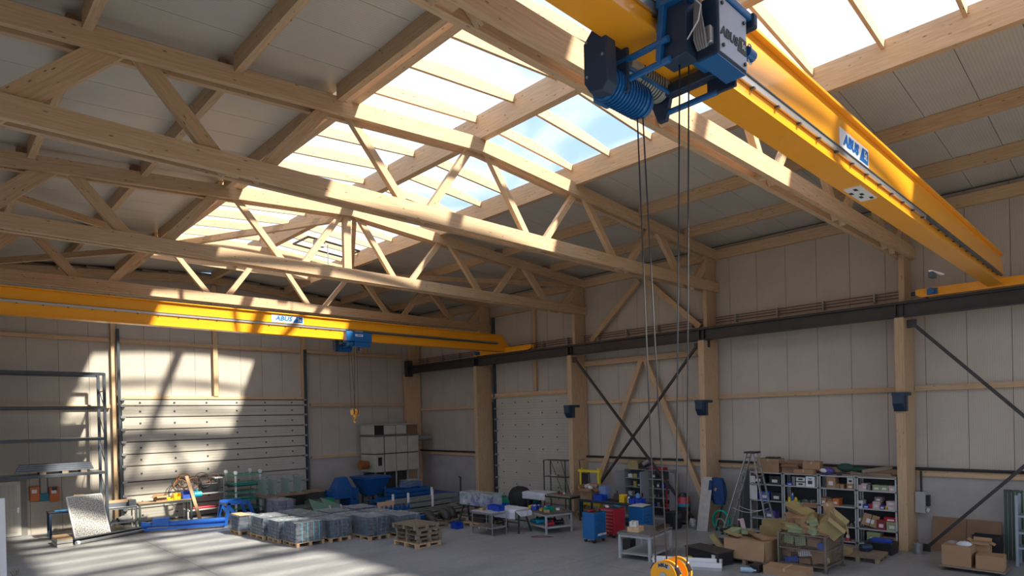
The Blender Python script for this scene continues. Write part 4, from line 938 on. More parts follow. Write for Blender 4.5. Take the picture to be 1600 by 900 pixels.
# stack of bare pallets: five
for k in range(5):
    lab = ['pale new pallet at the bottom of the bare pallet stack', 'weathered pallet, second from the floor in the stack', 'weathered pallet, third from the floor in the stack', 'weathered pallet, second from the top of the stack', 'pallet with sun-bleached boards on top of the stack'][k]
    pallet(lab, 12.20+(.0, .08, .05, .07, -.02)[k], 17.45+(0, .02, -.03, 0, .06)[k], .145*k, 1.0, 1.25 if k else 1.3, (0, .03, -.04, .02, .05)[k], PINE if k == 0 else OLDWOOD)
# wrapped boxes behind
t = thing('glass_trolley', 'dark trolley carrying a film wrapped box of glass before the sectional door', 'trolley', (12.4, 28.4, 0))
MB().box(11.3, 13.4, 27.9, 29.0, .82, .9).build('platform', PLY, t)
for x in (11.4, 13.3):
    for y in (28.0, 28.9): MB().box(x-.04, x+.04, y-.04, y+.04, 0, .82).build('leg', DGREY, t)
MB().box(12.3, 13.3, 27.95, 28.9, .25, .80).build('dark_load', BLACKP, t)
t = thing('wrapped_glass_box', 'film wrapped glass box on top of the dark trolley', 'wrapped box', (12.3, 28.4, .9)); m = crumple(1.9, .95, .82, 77, .02); m.v = [v+Vector((12.3, 28.4, .9)) for v in m.v]; m.build('film', [FILM, FILM], t)
for x in (11.45, 11.9, 12.5, 13.1): MB().box(x-.03, x+.03, 28.0, 28.8, .91, 1.6).build('glass_pane', GGL, t)
wrapped('tall wrapped bundle of profiles between the blue trestle and the flat stack', 10.85, 11.6, 25.4, 26.6, .95, False, None, 51, mat('goods_violet', (.20, .20, .30), .4, .2, .3, 10))
for i, (px, py, lx, ly, lz, m_, lab) in enumerate(((466, 806, 1.9, 1.3, .35, 'G', 'flat stack of glass sheets with a green corner, behind the left wrapped row'), (494, 797, 1.3, 1.0, .45, 'W', 'flat stack of dark sheets with green edge protection near the guide rail'))):
    p = fl(px, py); t = thing('sheet_stack', lab, 'sheet stack', (p.x, p.y, 0)); pm = MB(); pallet_mesh(pm, p.x-lx/2, p.y-ly/2, 0, lx, ly); pm.build('pallet', OLDWOOD, t)
    for k in range(4): MB().box(p.x-lx/2+.03*k, p.x+lx/2-.05*k, p.y-ly/2, p.y+ly/2-.06*k, .15+k*lz/5, .15+(k+1)*lz/5-.015).build('sheet', (PIPEB, mat('sheet_olive', (.12, .15, .13), .4), OLDWOOD, MATS['sheet_olive'])[k], t)
    MB().box(p.x+lx/2-.35, p.x+lx/2+.04, p.y-ly/2-.03, p.y+.1, .15, .15+lz*.8+.02).build('edge_protection', GREEN, t)
for i, (pa, pb_, pc, pd) in enumerate((((493, 809), (519, 806), (514, 790), (482, 779)), ((512, 803), (538, 803), (531, 788), (500, 777)))):
    A, B_ = fl(*pa), fl(*pb_); yy = (A.y+B_.y)/2; A = Vector((on(*pa, 'Y', yy).x, yy, .1)); B_ = Vector((on(*pb_, 'Y', yy).x, yy, .1)); q2 = on(*pc, 'Y', yy); q3 = on(*pd, 'Y', yy)
    t = thing('glass_sheet', ('green glass sheet on edge, the front one with a white foot', 'green glass sheet on edge, the one standing farther back')[i], 'glass sheet', (A.x, yy, 0))
    pl_ = [(A.x, .1), (B_.x, .1), (q2.x, q2.z), (q3.x, q3.z)]
    MB().prism(pl_, 'Y', yy-.012, yy+.012).build('pane', GGL, t)
    MB().bar((B_.x+.02, yy, 0), (q2.x+.02, yy, q2.z), .05, .06, (1, 0, 0)).build('end_bracket', WHITE, t); MB().box(A.x, A.x+.1, yy-.3, yy+.3, 0, .1).build('bearer', WHITE, t); MB().box(B_.x-.15, B_.x-.05, yy-.3, yy+.3, 0, .1).build('bearer', WHITE, t)

# ================================================================== far corner
t = thing('oven_cabinet', 'large beige industrial oven cabinet on legs in the far corner', 'industrial oven', (19.2, 29.9, 0))
X0, X1, Y0, Y1 = 17.8, 20.65, 29.2, 30.6
MB().box(X0+.03, X1-.03, Y0+.03, Y1, 1.38, 3.9).build('carcass', mat('oven_dark', (.08, .075, .07), .6), t)
MB().box(X0, X1, Y0-.02, Y1, 3.92, 3.97).build('top_plate', LGREY, t); MB().box(X0-.03, X1+.02, Y0-.05, Y1, 3.32, 3.40).build('rim', mat('oven_rim', (.16, .15, .14), .5), t)
n = 3; xs_ = [18.42, 19.15, 19.9, X1]
xs_ = [X0+.62, X0+1.35, X0+2.1, X1]
for z0, z1 in ((1.40, 2.34), (2.40, 3.30)):
    MB().box(X0, X0+.58, Y0-.01, Y0+.03, z0, z1).build('oven_panel', BEIGE, t, .006)
    MB().box(X0-.01, X0+.03, Y0, Y1, z0, z1).build('oven_panel', BEIGE, t, .006)
    for i in range(3): MB().box(xs_[i]+.02, xs_[i+1]-.02, Y0-.02, Y0+.03, z0, z1).build('oven_panel', BEIGE, t, .006)
MB().box(X0-.01, X0+.03, Y0, Y1, 3.42, 3.9).build('oven_panel', BEIGE, t)
for i, (a, b) in enumerate(((X0+.62, X0+1.33), (X0+1.37, X0+2.05))): MB().box(a, b, Y0-.01, Y0+.03, 3.42, 3.9).build('oven_panel', BEIGE, t)
MB().box(X0+.02, X0+.55, Y0-.01, Y0+.03, 3.42, 3.9).build('grille', BLACKP, t); MB().box(X0+2.1, X1-.05, Y0-.01, Y0+.03, 3.42, 3.9).build('opening', mat('opening_brown', (.20, .12, .06), .7), t)
for x in (X0+.04, X0+.62, xs_[1], xs_[2], X1-.04):
    MB().box(x-.03, x+.03, Y0, Y0+.06, 0, 1.38).build('leg', LGREY, t)
    MB().box(x-.03, x+.03, Y1-.06, Y1, 0, 1.38).build('leg', LGREY, t)
MB().box(X0+.2, X0+.42, Y0-.05, Y0-.01, 1.75, 2.2).build('control_panel', BLACKP, t)
put_text('THERMO', .12, frameM((X0+.3, Y0-.02, 2.52), (1, 0, 0), (0, 0, 1)), DGREY, t) if False else None
MB().cyl((17.15, 29.6, 1.85), (17.62, 29.6, 1.80), .26, .22, n=18).build('burner_fan', mat('burner_orange', (.30, .11, .03), .5, 0, .2), t)
MB().cyl((17.6, 29.6, 1.8), (17.82, 29.6, 1.8), .1, n=12).build('burner_pipe', SILVER, t)
MB().cyl((X1, 29.8, 3.12), (21.95, 29.8, 3.12), .16, n=18).build('flue_pipe', STEEL, t)
MB().box(X0+.1, X1, Y1-.1, Y1-.05, 0, 1.3).build('cavity_shade', MATS['oven_dark'], t)  # dark sheet standing for the shaded cavity between the oven legs
def frustum(m, x, y, z0, z1, a0, b0, a1, b1):
    P = [Vector((x-a0, y-b0, z0)), Vector((x+a0, y-b0, z0)), Vector((x+a0, y+b0, z0)), Vector((x-a0, y+b0, z0)), Vector((x-a1, y-b1, z1)), Vector((x+a1, y-b1, z1)), Vector((x+a1, y+b1, z1)), Vector((x-a1, y+b1, z1))]
    return m.hexa(P, z1-z0, 2*a0, 2*b0)
MBLUE = mat('machine_blue', (.01, .09, .30), .45, 0, .1)
t = thing('hopper', 'wide open blue hopper narrowing downwards in front of the oven legs', 'hopper', (16.8, 28.0, 0))
frustum(MB(), 16.8, 28.0, .45, 1.28, .38, .38, .72, .70).build('funnel', MBLUE, t, .01); frustum(MB(), 16.8, 28.0, 1.28, 1.38, .76, .74, .76, .74).build('rim', MBLUE, t); 
for dx in (-.3, .3):
    for dy in (-.3, .3): MB().box(16.8+dx-.04, 16.8+dx+.04, 28+dy-.04, 28+dy+.04, 0, .5).build('leg', DGREY, t)
t = thing('machine_hood', 'blue pyramid shaped machine hood on a blue base left of the hopper', 'machine hood', (15.2, 28.2, 0))
frustum(MB(), 15.25, 28.2, .82, 1.42, .46, .4, .22, .2).build('hood', MBLUE, t, .01); MB().box(14.5, 15.6, 27.7, 28.8, .42, .82).build('base_box', MBLUE, t, .01); MB().box(14.5, 14.62, 27.7, 28.8, 0, .42).box(15.48, 15.6, 27.7, 28.8, 0, .42).build('skid', MBLUE, t)
t = thing('blue_machine', 'low blue machine block between the pyramid hood and the hopper', 'machine part', (16.0, 28.1, 0)); MB().box(15.64, 16.0, 27.8, 28.9, .35, .85).build('body', MBLUE, t, .01); MB().box(15.64, 16.0, 27.8, 28.9, 0, .3).build('base', MBLUE, t, .01)
t = thing('dark_machine', 'dark machine block with a plywood lid left of the blue hood', 'machine', (13.9, 28.7, 0)); MB().box(13.5, 14.45, 28.3, 29.4, 0, .78).build('body', PIPEB, t, .02); MB().box(13.6, 14.44, 28.3, 29.2, .80, .86).build('lid', PLY, t)
t = thing('wire_coil', 'black coil lying on edge beside the end of the sectional door', 'coil', (13.2, 29.6, 0))
for k in range(9): MB().tube([(13.0+.07*k, 29.6+.36*math.cos(a_), .40+.36*math.sin(a_)) for a_ in [i*math.pi/9 for i in range(18)]], .038, 6, closed=True).build('turn', PIPEB, t)
# stacked blue trays
for k in range(4):
    t = thing('steel_tray', ['blue steel tray at the bottom of the stack under the foil bundle', 'blue steel tray, second from below under the foil bundle', 'blue steel tray, third from below under the foil bundle', 'blue steel tray on top of the stack, right under the foil bundle'][k], 'tray', (17.9, 26.3, .2*k), 0, 'stacked blue steel trays')
    z = .2*k; MB().box(16.9, 18.9, 25.8, 26.9, z+.02, z+.06).build('bottom', MBLUE, t); MB().box(16.9, 18.9, 25.8, 25.84, z+.06, z+.19).build('side', MBLUE, t); MB().box(16.9, 16.94, 25.84, 26.9, z+.06, z+.19).build('side', MBLUE, t); MB().box(18.86, 18.9, 25.84, 26.9, z+.06, z+.19).build('side', MBLUE, t); MB().box(16.94, 18.86, 26.86, 26.9, z+.06, z+.19).build('side', MBLUE, t)
t = thing('foil_bundle', 'blue parts bundled in shiny foil on top of the blue trays', 'bundle', (18.1, 26.3, .8)); rbox('parts', MBLUE, t, (18.1, 26.3, .95), (.9, .6, .26)); m = crumple(1.0, .7, .36, 5, .05); m.v = [v+Vector((18.1, 26.3, .80)) for v in m.v]; m.build('foil', [FILM, FILMT], t)
t = thing('blue_chute', 'low blue steel chute leaning in front of the hopper', 'machine part', (16.4, 26.6, 0)); MB().bar((15.9, 26.5, .34), (16.85, 26.5, .20), .8, .05).build('tray', MBLUE, t); MB().bar((15.9, 26.1, .42), (16.85, 26.1, .28), .05, .25).build('side', MBLUE, t); MB().box(15.95, 16.8, 26.2, 26.9, 0, .14).build('base', MBLUE, t)
# galvanised beams with upright stakes
t = thing('beam_pile', 'pile of long galvanised beams with upright stakes left of the tall pillar', 'steel beams', (17.3, 24.9, 0))
for k, (y, z) in enumerate(((24.2, .12), (24.5, .12), (24.8, .12), (24.35, .34), (24.65, .34))): MB().box(15.2+.1*k, 19.9-.15*k, y-.11, y+.11, z, z+.18).build('beam', STEEL, t, .004)
for x in (15.6, 19.2): MB().box(x-.06, x+.06, 24.0, 25.0, 0, .11).build('bearer', OLDWOOD, t)
for x, y in ((15.55, 24.05), (16.3, 23.95), (17.7, 24.0), (18.4, 25.0)): MB().box(x-.04, x+.04, y-.04, y+.04, 0, .85).build('stake', WHITE, t)
t = thing('profile_rack', 'low rack of flat steel profiles behind the black pipe bends', 'steel profiles', (16.6, 21.8, 0))
for k in range(9): MB().box(14.9+.12*(k % 3), 18.0-.2*(k % 4), 21.3+.16*k, 21.42+.16*k, .16, .24+.03*(k % 3)).build('profile', (STEEL, PIPEB, STEEL)[k % 3], t)
for x in (15.2, 16.6, 17.5): MB().box(x-.06, x+.06, 21.2, 22.8, 0, .16).build('bearer', OLDWOOD, t)
t = thing('profile_rack', 'flat bundle of rusty and grey profiles near the green bins', 'steel profiles', (19.0, 22.8, 0))
for k in range(8): MB().box(18.1+.1*(k % 2), 19.25-.1*(k % 3), 22.1+.17*k, 22.22+.17*k, .14, .24).build('profile', (STEEL, mat('rusty', (.16, .08, .05), .7, 0, .2, 8), PIPEB)[k % 3], t)
for x in (18.4, 19.0): MB().box(x-.06, x+.06, 22.0, 23.5, 0, .14).build('bearer', OLDWOOD, t)
t = thing('board_stack', 'flat stack of grey boards on the floor before the hopper', 'boards', (15.0, 25.2, 0))
for k in range(3): MB().box(13.4+.05*k, 15.0, 24.5+.08*k, 25.6, .02+.06*k, .07+.06*k).build('board', OLDWOOD, t)
# blue crate with orange gap boards
t = thing('blue_fixture', 'blue notched steel fixture holding pale boards behind the wrapped pallets', 'fixture', (14.5, 22.8, 0))
for k in range(4): MB().prism([(14.0+.45*k, .15), (14.42+.45*k, .15), (14.35+.45*k, .55), (14.22+.45*k, .34), (14.08+.45*k, .55)], 'Y', 23.0, 23.1).build('notch_plate', MBLUE, t)
MB().box(13.95, 15.8, 23.0, 23.65, .05, .15).build('base', MBLUE, t); rbox('board', PINE, t, (14.75, 23.35, .42), (.85, .05, .5), 0, -.2)
t = thing('blue_plate', 'flat blue plate lying between the wrapped pallets and the pipe bends', 'plate', (14.2, 20.9, 0)); MB().box(13.7, 14.6, 20.3, 21.6, .05, .40).build('plate', MBLUE, t, .01)
t = thing('blue_sheet_stack', 'low blue sheets behind the leaning green glass', 'sheet stack', (14.6, 25.0, 0)); MB().box(13.8, 15.0, 23.7, 24.3, .02, .35).build('sheet', MBLUE, t, .01)
# black pipe bends on pallets
for i, (x, y, lab) in enumerate(((14.55, 20.0, 'worn pallet under the left pile of black pipe bends'), (15.7, 20.3, 'worn pallet under the right pile of black pipe bends'))): pallet(lab, x, y, 0, 1.0, 1.1, .05*i)
def elbow(lab, x, y, z, r, R, rz):
    t = local('pipe_bend', lab, 'pipe bend', (x, y, z), rz)
    MB().tube([(R*math.cos(a_), 0, (.02+R*math.sin(a_))) for a_ in [i*math.pi/12 for i in range(13)]], r, 16).build('bend', PIPEB, t, .0)
    for s in (-1, 1): MB().cyl((s*R, 0, .0), (s*R, 0, .05), r+.02, n=18).build('collar', PIPEB, t)
for i, (x, y, r, R, rz, lab) in enumerate(((14.15, 20.3, .13, .17, 1.2, 'small black pipe bend at the left edge of the pile'), (14.45, 19.72, .15, .21, 1.4, 'black pipe bend, nearest on the left pallet'), (14.8, 20.3, .16, .23, 1.4, 'tall black pipe bend at the back of the left pallet'), (15.45, 20.2, .16, .24, 1.4, 'black pipe bend, left one on the right pallet'), (15.92, 20.4, .17, .26, 1.4, 'large black pipe bend, right one on the right pallet'))):
    elbow(lab, x, y, .146, r, R, rz)
t = thing('film_roll', 'white roll lying on the floor before the pipe bends', 'roll', (13.9, 19.2, 0)); MB().cyl((13.55, 19.35, .13), (14.15, 18.85, .13), .13, n=20).build('roll', PAPER, t); MB().cyl((14.14, 18.86, .13), (14.17, 18.84, .13), .05, n=12).build('core', CARD, t)
bin_('blue bin standing alone on the floor right of the pipe bends', 14.95, 18.75, 0, BINB, (.34, .34, .24))
pallet('pale pallet with black parts under the clear box table', 16.3, 18.6, 0, 1.6, 1.1, 0, PINE)
t = thing('black_part', 'flat black part on the pallet under the table', 'part', (16.4, 18.6, .145)); MB().box(15.8, 17.0, 18.2, 19.0, .146, .36).build('body', PIPEB, t, .03)
# long blue and green bins by the far pillar
for i, (x, y, lx, ly, h, m_, lab) in enumerate(((20.0, 26.6, 1.5, 2.9, .30, BINB, 'long dark blue tub left of the tall pillar'), (20.0, 22.95, 1.3, 1.8, .42, GREEN, 'green topped tub standing before the tall pillar'), (20.3, 20.9, 1.2, 1.7, .42, GREEN, 'green topped tub before the white sectional door'), (18.3, 27.85, 1.3, 1.4, .38, mat('dull_green', (.02, .14, .10), .6), 'dull green tub behind the galvanised beams'))):
    t = thing('long_tub', lab, 'tub', (x, y, 0)); MB().box(x-lx/2, x+lx/2, y-ly/2, y+ly/2, 0, h*.6).build('tub', BINB if i < 3 else m_, t, .02); MB().box(x-lx/2-.02, x+lx/2+.02, y-ly/2-.02, y+ly/2+.02, h*.6, h).build('lid', m_, t, .02)
for i, (x, y, h) in enumerate(((21.6, 26.7, 1.0), (21.75, 24.85, 1.25))):
    t = thing('floor_post', ('thin dark post standing by the right wall in the far corner', 'dark post standing close to the tall pillar')[i], 'post', (x, y, 0)); MB().cyl((x, y, 0), (x, y, h), .045, n=10).build('tube', PIPEB, t); MB().cyl((x, y, h-.05), (x-.12, y, h+.05), .03, n=8).build('nozzle', PIPEB, t)
for k in range(5): pass
t = thing('pipe_pile', 'dark pipes lying along the right wall in the far corner', 'pipes', (21.2, 28.0, 0))
for k in range(6): MB().cyl((20.95+.13*k, 28.2+.1*k, .06), (20.95+.13*k, 30.6, .06), .055, n=8).build('pipe', (PIPEB, MATS['rusty'])[k % 2], t)

# ================================================================== middle
def trestle(lab, x, y, lx, ly, h, topm, rz=0):
    t = local('trestle_table', lab, 'table', (x, y, 0), rz); MB().box(-lx/2, lx/2, -ly/2, ly/2, h-.03, h).build('tabletop', topm, t)
    for sx in (-1, 1):
        for sy in (-1, 1): MB().bar((sx*(lx/2-.25), sy*(ly/2-.06), h-.03), (sx*(lx/2-.05), sy*(ly/2+.08), 0), .05, .05, (0, 1, 0)).build('leg', PIPEB, t); 
        MB().box(sx*(lx/2-.12)-.02, sx*(lx/2-.12)+.02, -ly/2, ly/2, .35, .39).build('leg_tie', PIPEB, t)
    return t
trestle('black trestle table under the clear plastic box', 15.85, 18.4, .7, 1.9, .82, BLACKP)
t = thing('clear_box', 'long clear plastic box with violet contents on the black trestle table', 'plastic box', (15.85, 18.4, .82))
MB().box(15.55, 16.15, 17.5, 19.3, .825, 1.32).build('shell', CLEAR, t); MB().box(15.6, 16.1, 17.6, 18.9, .83, 1.15).build('contents', PURP, t, .05); MB().box(15.6, 16.1, 18.95, 19.2, .83, 1.0).build('contents', PAPER, t, .05)
t = table('white_table', 'small white topped wheeled table before the black trestle table', 15.05, 17.0, .75, 1.15, .84, 0, LGREY, SILVER, .28, 'table', .03)
for k, (x, y, lab) in enumerate(((15.2, 16.65, 'blue bin on the white table, nearest the paper covered table'), (15.28, 17.02, 'blue bin on the white table, second from the paper covered one'))): bin_(lab, x, y, .84, BINB, (.30, .32, .18))
carton('small open cream carton on the white topped table', 14.95, 17.25, .84, .22, .18, .07, .3, CARD)
trestle('trestle table covered with white paper sheets', 15.98, 16.75, .75, 1.1, .82, LGREY, 0)
def drape(x0, x1, y0, y1, z, drop, seed):
    rnd = random.Random(seed); q = {}
    def fn(u, v):
        k = (round(u*14), round(v*14)); n_ = q.setdefault(k, rnd.uniform(-.012, .02)); x = x0-.0+(x1-x0)*u; y = y0+(y1-y0)*v; z_ = z+.012+abs(n_)
        if u < .22: x = x0+.0-.03+.02*math.sin(v*19); z_ = z-drop*(1-u/.22)+.01
        if v < .12 and u >= .22: y = y0-.03+.02*math.sin(u*17); z_ = z-drop*.8*(1-v/.12)+.01
        return (x, y, z_)
    return MB().sheet(fn, 14, 14)
t = thing('paper_sheets', 'white paper sheets hanging over the trestle table edge', 'paper sheets', (15.98, 16.75, .82)); drape(15.58, 16.38, 16.18, 17.32, .83, .32, 4).build('sheets', CLOTH, t)
t = thing('rag', 'grey rag hanging from the corner of the paper covered table', 'rag', (15.55, 17.3, .4)); MB().sheet(lambda u, v: (15.50+.03*math.sin(9*u), 17.32+.25*u, .28+.5*v), 6, 4).sheet(lambda u, v: (15.525+.03*math.sin(9*u), 17.32+.25*u, .28+.5*v), 6, 4).build('fabric', mat('rag_grey', (.22, .20, .17), .9), t)
# tall empty metal frame
t = thing('shelf_frame', 'tall empty metal shelf frame with thin posts before the sectional door', 'shelf frame', (21.2, 19.3, 0))
DKM = mat('dark_metal', (.10, .09, .085), .5, .3, .1)
for x in (21.0, 21.45):
    for y in (18.55, 19.85): MB().box(x-.02, x+.02, y-.02, y+.02, 0, 2.2).build('post', DKM, t)
for z in (2.17, 1.42):
    MB().box(20.98, 21.47, 18.53, 19.87, z, z+.03).build('shelf_board', DKM, t)
MB().bar((21.46, 18.55, .2), (21.46, 19.2, 2.15), .02, .02).bar((21.46, 19.85, 2.15), (21.46, 19.2, .8), .02, .02).build('diagonal', DKM, t)
t = thing('paper_piece', 'crumpled paper lying on the middle board of the empty frame', 'paper', (21.2, 19.5, 1.45)); MB().ball((21.2, 19.45, 1.475), .06, 8, 6, sc=(2, 3.5, .5), jit=.3).build('paper', PAPER, t)
t = table('workbench', 'old workbench with a white cloth on it before the empty metal frame', 19.6, 17.95, .85, 2.5, .93, 0, mat('worn_top', (.24, .20, .15), .7, 0, .15), mat('dark_green_leg', (.03, .06, .05), .5), None, 'workbench', .08, .06)
t = thing('white_cloth', 'white cloth spread over the left end of the old workbench', 'cloth', (19.5, 18.7, .93)); drape(19.1, 19.95, 18.0, 19.35, .94, .28, 9).build('fabric', CLOTH, t)
t = thing('bottle', 'clear bottle at the back of the old workbench', 'bottle', (19.75, 17.1, .93)); MB().cyl((19.75, 17.1, .93), (19.75, 17.1, 1.10), .04, n=12).cyl((19.75, 17.1, 1.10), (19.75, 17.1, 1.19), .035, .014, n=12).build('glass_body', CLEAR, t); MB().cyl((19.75, 17.1, 1.19), (19.75, 17.1, 1.215), .016, n=10).build('cap', BRB, t)
for i, (x, y, r, h, m_, nm) in enumerate(((19.5, 17.6, .05, .12, PIPEB, 'small dark can'), (19.35, 17.3, .04, .1, RED, 'small red can'), (19.6, 17.4, .05, .09, PAPER, 'small white pot'))):
    t = thing('can', nm+' among tools on the old workbench', 'can', (x, y, .93)); MB().cyl((x, y, .93), (x, y, .93+h), r, n=12).cyl((x, y, .93+h), (x, y, .935+h), r*.9, n=12).build('can_body', m_, t)
t = thing('black_sack', 'black covered pile left behind the old workbench', 'covered pile', (19.9, 20.3, 0)); MB().ball((19.6, 20.0, .55), .5, 14, 10, sc=(.9, 1.3, 1.1), jit=.07).build('cover', mat('black_cover', (.02, .022, .03), .7, 0, .2, 5, .4, 10), t)
# cart with coloured parts
t = table('steel_cart', 'low steel cart with coloured tools on two levels in the middle', 16.96, 15.92, 1.15, 1.75, .74, -.29, mat('worn_steel_top', (.16, .13, .10), .5, .3, .2), LGREY, .22, 'cart', .06, .05)
rnd = random.Random(5); cm = [BINB, BINY, MINT, PAPER, CARD, RED, CYAN, GREEN, BLACKP, ORANGE]
nm = ['blue', 'yellow', 'mint', 'white', 'brown', 'red', 'cyan', 'green', 'black', 'orange']
def cartpt(u, v):
    c, s_ = math.cos(-.29), math.sin(-.29); return (16.96+u*c-v*s_, 15.92+u*s_+v*c)
used = []
for i, (u, v, ci, sz_) in enumerate(((-.3, .6, 1, .2), (-.35, .3, 0, .24), (-.1, .45, 0, .2), (.1, .2, 3, .16), (-.2, .05, 4, .14), (-.35, -.15, 1, .1), (.1, -.1, 6, .14), (-.1, -.3, 7, .26), (.25, -.35, 3, .14), (-.3, -.45, 7, .16), (.2, .55, 5, .12), (-.38, -.62, 4, .16))):
    x, y = cartpt(u, v); pos = ['at the left end', 'near the left corner', 'behind the left corner', 'at the back middle', 'near the front middle', 'at the front edge', 'behind the middle', 'right of the middle', 'at the back right', 'at the right front', 'at the back left', 'at the nearest corner'][i]
    sz_ *= 1.35
    t = local('tool_case', f'{nm[ci]} small case or tool {pos} of the cart top', 'tool', (x, y, .74), rnd.uniform(-1, 1)); s_ = sz_
    MB().box(-s_/2, s_/2, -s_/3, s_/3, 0, s_*.42).build('case', cm[ci], t, .01); MB().cyl((-s_*.2, 0, s_*.42), (s_*.2, 0, s_*.42), s_*.12, n=10).build('handle', cm[(ci+3) % 10], t)
for i, (u, v, ci) in enumerate(((-.35, .3, 6), (-.3, .0, 6), (-.1, -.3, 6), (.0, .45, 7), (.2, 0., 8), (.25, -.45, 8), (-.25, -.6, 5))):
    x, y = cartpt(u, v); pos = ['leftmost', 'front middle', 'front right', 'back left', 'back middle', 'back right', 'nearest'][i]
    t = local('power_tool', f'{nm[ci]} power tool, {pos} on the lower shelf of the cart', 'power tool', (x, y, .22), rnd.uniform(-1, 1))
    MB().cyl((-.18, 0, .10), (.16, 0, .10), .085, n=12).build('motor_housing', cm[ci], t); MB().bar((.05, 0, .09), (.12, 0, .24), .05, .05, (1, 0, 0)).build('grip', cm[ci] if ci != 6 else BLACKP, t); MB().cyl((-.13, 0, .09), (-.22, 0, .09), .03, n=10).build('chuck', DKM, t)
t = thing('cable', 'dark red cable lying on the floor before the cart', 'cable', (15.8, 14.7, 0)); MB().tube([(15.75+.25*math.cos(a_*.7), 14.75+.45*math.sin(a_*.5)+.05*a_, .012) for a_ in range(10)], .010, 5).build('cable', mat('cable_red', (.12, .02, .02), .5), t)
# yellow press frame
t = thing('press_frame', 'tall yellow workshop press frame beside the pillar', 'press', (20.6, 16.7, 0)); YP = mat('press_yellow', (.75, .58, .03), .45, 0, .06)
for y in (16.3, 17.25): MB().box(20.5, 20.62, y-.045, y+.045, 0, 1.98).build('upright', YP, t, .004)
for z in (1.80, 1.10, .42): MB().box(20.46, 20.66, 16.2, 17.35, z, z+.10).build('crossbar', YP, t, .004)
for y in (16.3, 17.25): MB().box(20.2, 20.9, y-.04, y+.04, 0, .08).build('foot', YP, t)
MB().cyl((20.56, 16.85, 1.2), (20.56, 16.85, 1.8), .05, n=14).build('ram', DKM, t); MB().box(20.46, 20.62, 16.85, 17.15, 1.25, 1.75).build('pump', BLACKP, t, .01); MB().tube([(20.5, 17.25, 1.9), (20.5, 17.3, 2.3), (20.5, 17.0, 2.35)], .02).build('lever', DKM, t)
# long bench with boxes
t = table('workbench', 'long black workbench behind the tool cabinets, piled with boxes', 19.55, 14.75, .85, 3.0, .88, 0, mat('bench_black', (.05, .05, .05), .5), NAVY, .2, 'workbench', .06, .04, None, True)
carton('big open brown box full of paper at the left end of the black workbench', 19.5, 15.95, .88, .55, .55, .42, .1, CARDD, True)
t = thing('paper_waste', 'crumpled pale paper in the big open box on the black workbench', 'paper', (19.5, 15.95, 1.2))
for k in range(6): MB().ball((19.35+.07*k, 15.8+.28*((k*3) % 5)/4, 1.32+.03*(k % 2)), .10, 8, 6, jit=.3).build('crumple', (PAPER, PINK, CARD)[k % 3], t)
t = thing('blue_plastic_box', 'light blue plastic box behind the big brown box', 'box', (19.8, 15.5, .88)); MB().box(19.62, 19.95, 15.25, 15.6, .88, 1.38).build('body', mat('pale_blue', (.20, .30, .55), .5), t, .02)
bin_('blue bin on the black workbench, right of the big brown box', 19.3, 15.25, .88, BINB, (.34, .42, .22))
t = thing('laptop', 'open dark laptop in the middle of the black workbench', 'laptop', (19.5, 14.7, .88)); MB().box(19.35, 19.6, 14.5, 14.9, .88, .90).build('keyboard_base', BLACKP, t, .004); MB().bar((19.62, 14.7, .90), (19.74, 14.7, 1.13), .40, .012, (1, 0, 0)).build('lid', BLACKP, t)
for k in range(3):
    t = local('stack_bin', ['yellow stacking bin, lowest of three on the black workbench', 'yellow stacking bin, middle of three on the black workbench', 'yellow stacking bin, top of three on the black workbench'][k], 'bin', (19.4, 14.25, .88+.10*k)); MB().box(-.09, .09, -.12, .12, 0, .02).box(-.09, -.08, -.12, .12, .02, .09).box(.08, .09, -.12, .12, .02, .09).box(-.08, .08, .10, .12, .02, .09).build('tray', BINY, t); MB().box(-.08, .08, -.12, -.11, .02, .045).build('lip', BINY, t)
t = thing('spray_bottle', 'white spray bottle standing right of the yellow stacking bins', 'bottle', (19.35, 13.95, .88)); MB().cyl((19.35, 13.95, .88), (19.35, 13.95, 1.06), .05, n=14).cyl((19.35, 13.95, 1.06), (19.35, 13.95, 1.14), .045, .015, n=14).build('body', PAPER, t); MB().box(19.28, 19.38, 13.93, 13.97, 1.14, 1.18).build('trigger_head', BRB, t)
for i, (x, y, m_, lab) in enumerate(((19.3, 13.7, BINB, 'blue bin right of the spray bottle on the black workbench'), (19.6, 13.75, BINB, 'blue bin at the back right of the black workbench'), (19.3, 13.4, BINB, 'blue bin at the right end of the black workbench'))): bin_(lab, x, y, .88, m_, (.28, .26, .2))
t = thing('canister', 'pale blue canister standing in the blue bins on the workbench', 'canister', (19.6, 13.72, .95)); MB().cyl((19.6, 13.72, .95), (19.6, 13.72, 1.18), .08, n=16).cyl((19.6, 13.72, 1.18), (19.6, 13.72, 1.24), .08, .03, n=16).build('body', mat('sky_blue', (.15, .35, .60), .5), t)
t = thing('black_bag', 'black bag lying on the lower shelf of the black workbench', 'bag', (19.4, 15.6, .22)); MB().ball((19.4, 15.6, .36), .17, 12, 8, sc=(1.2, 2, .8), jit=.15).build('bag', MATS['black_cover'], t)
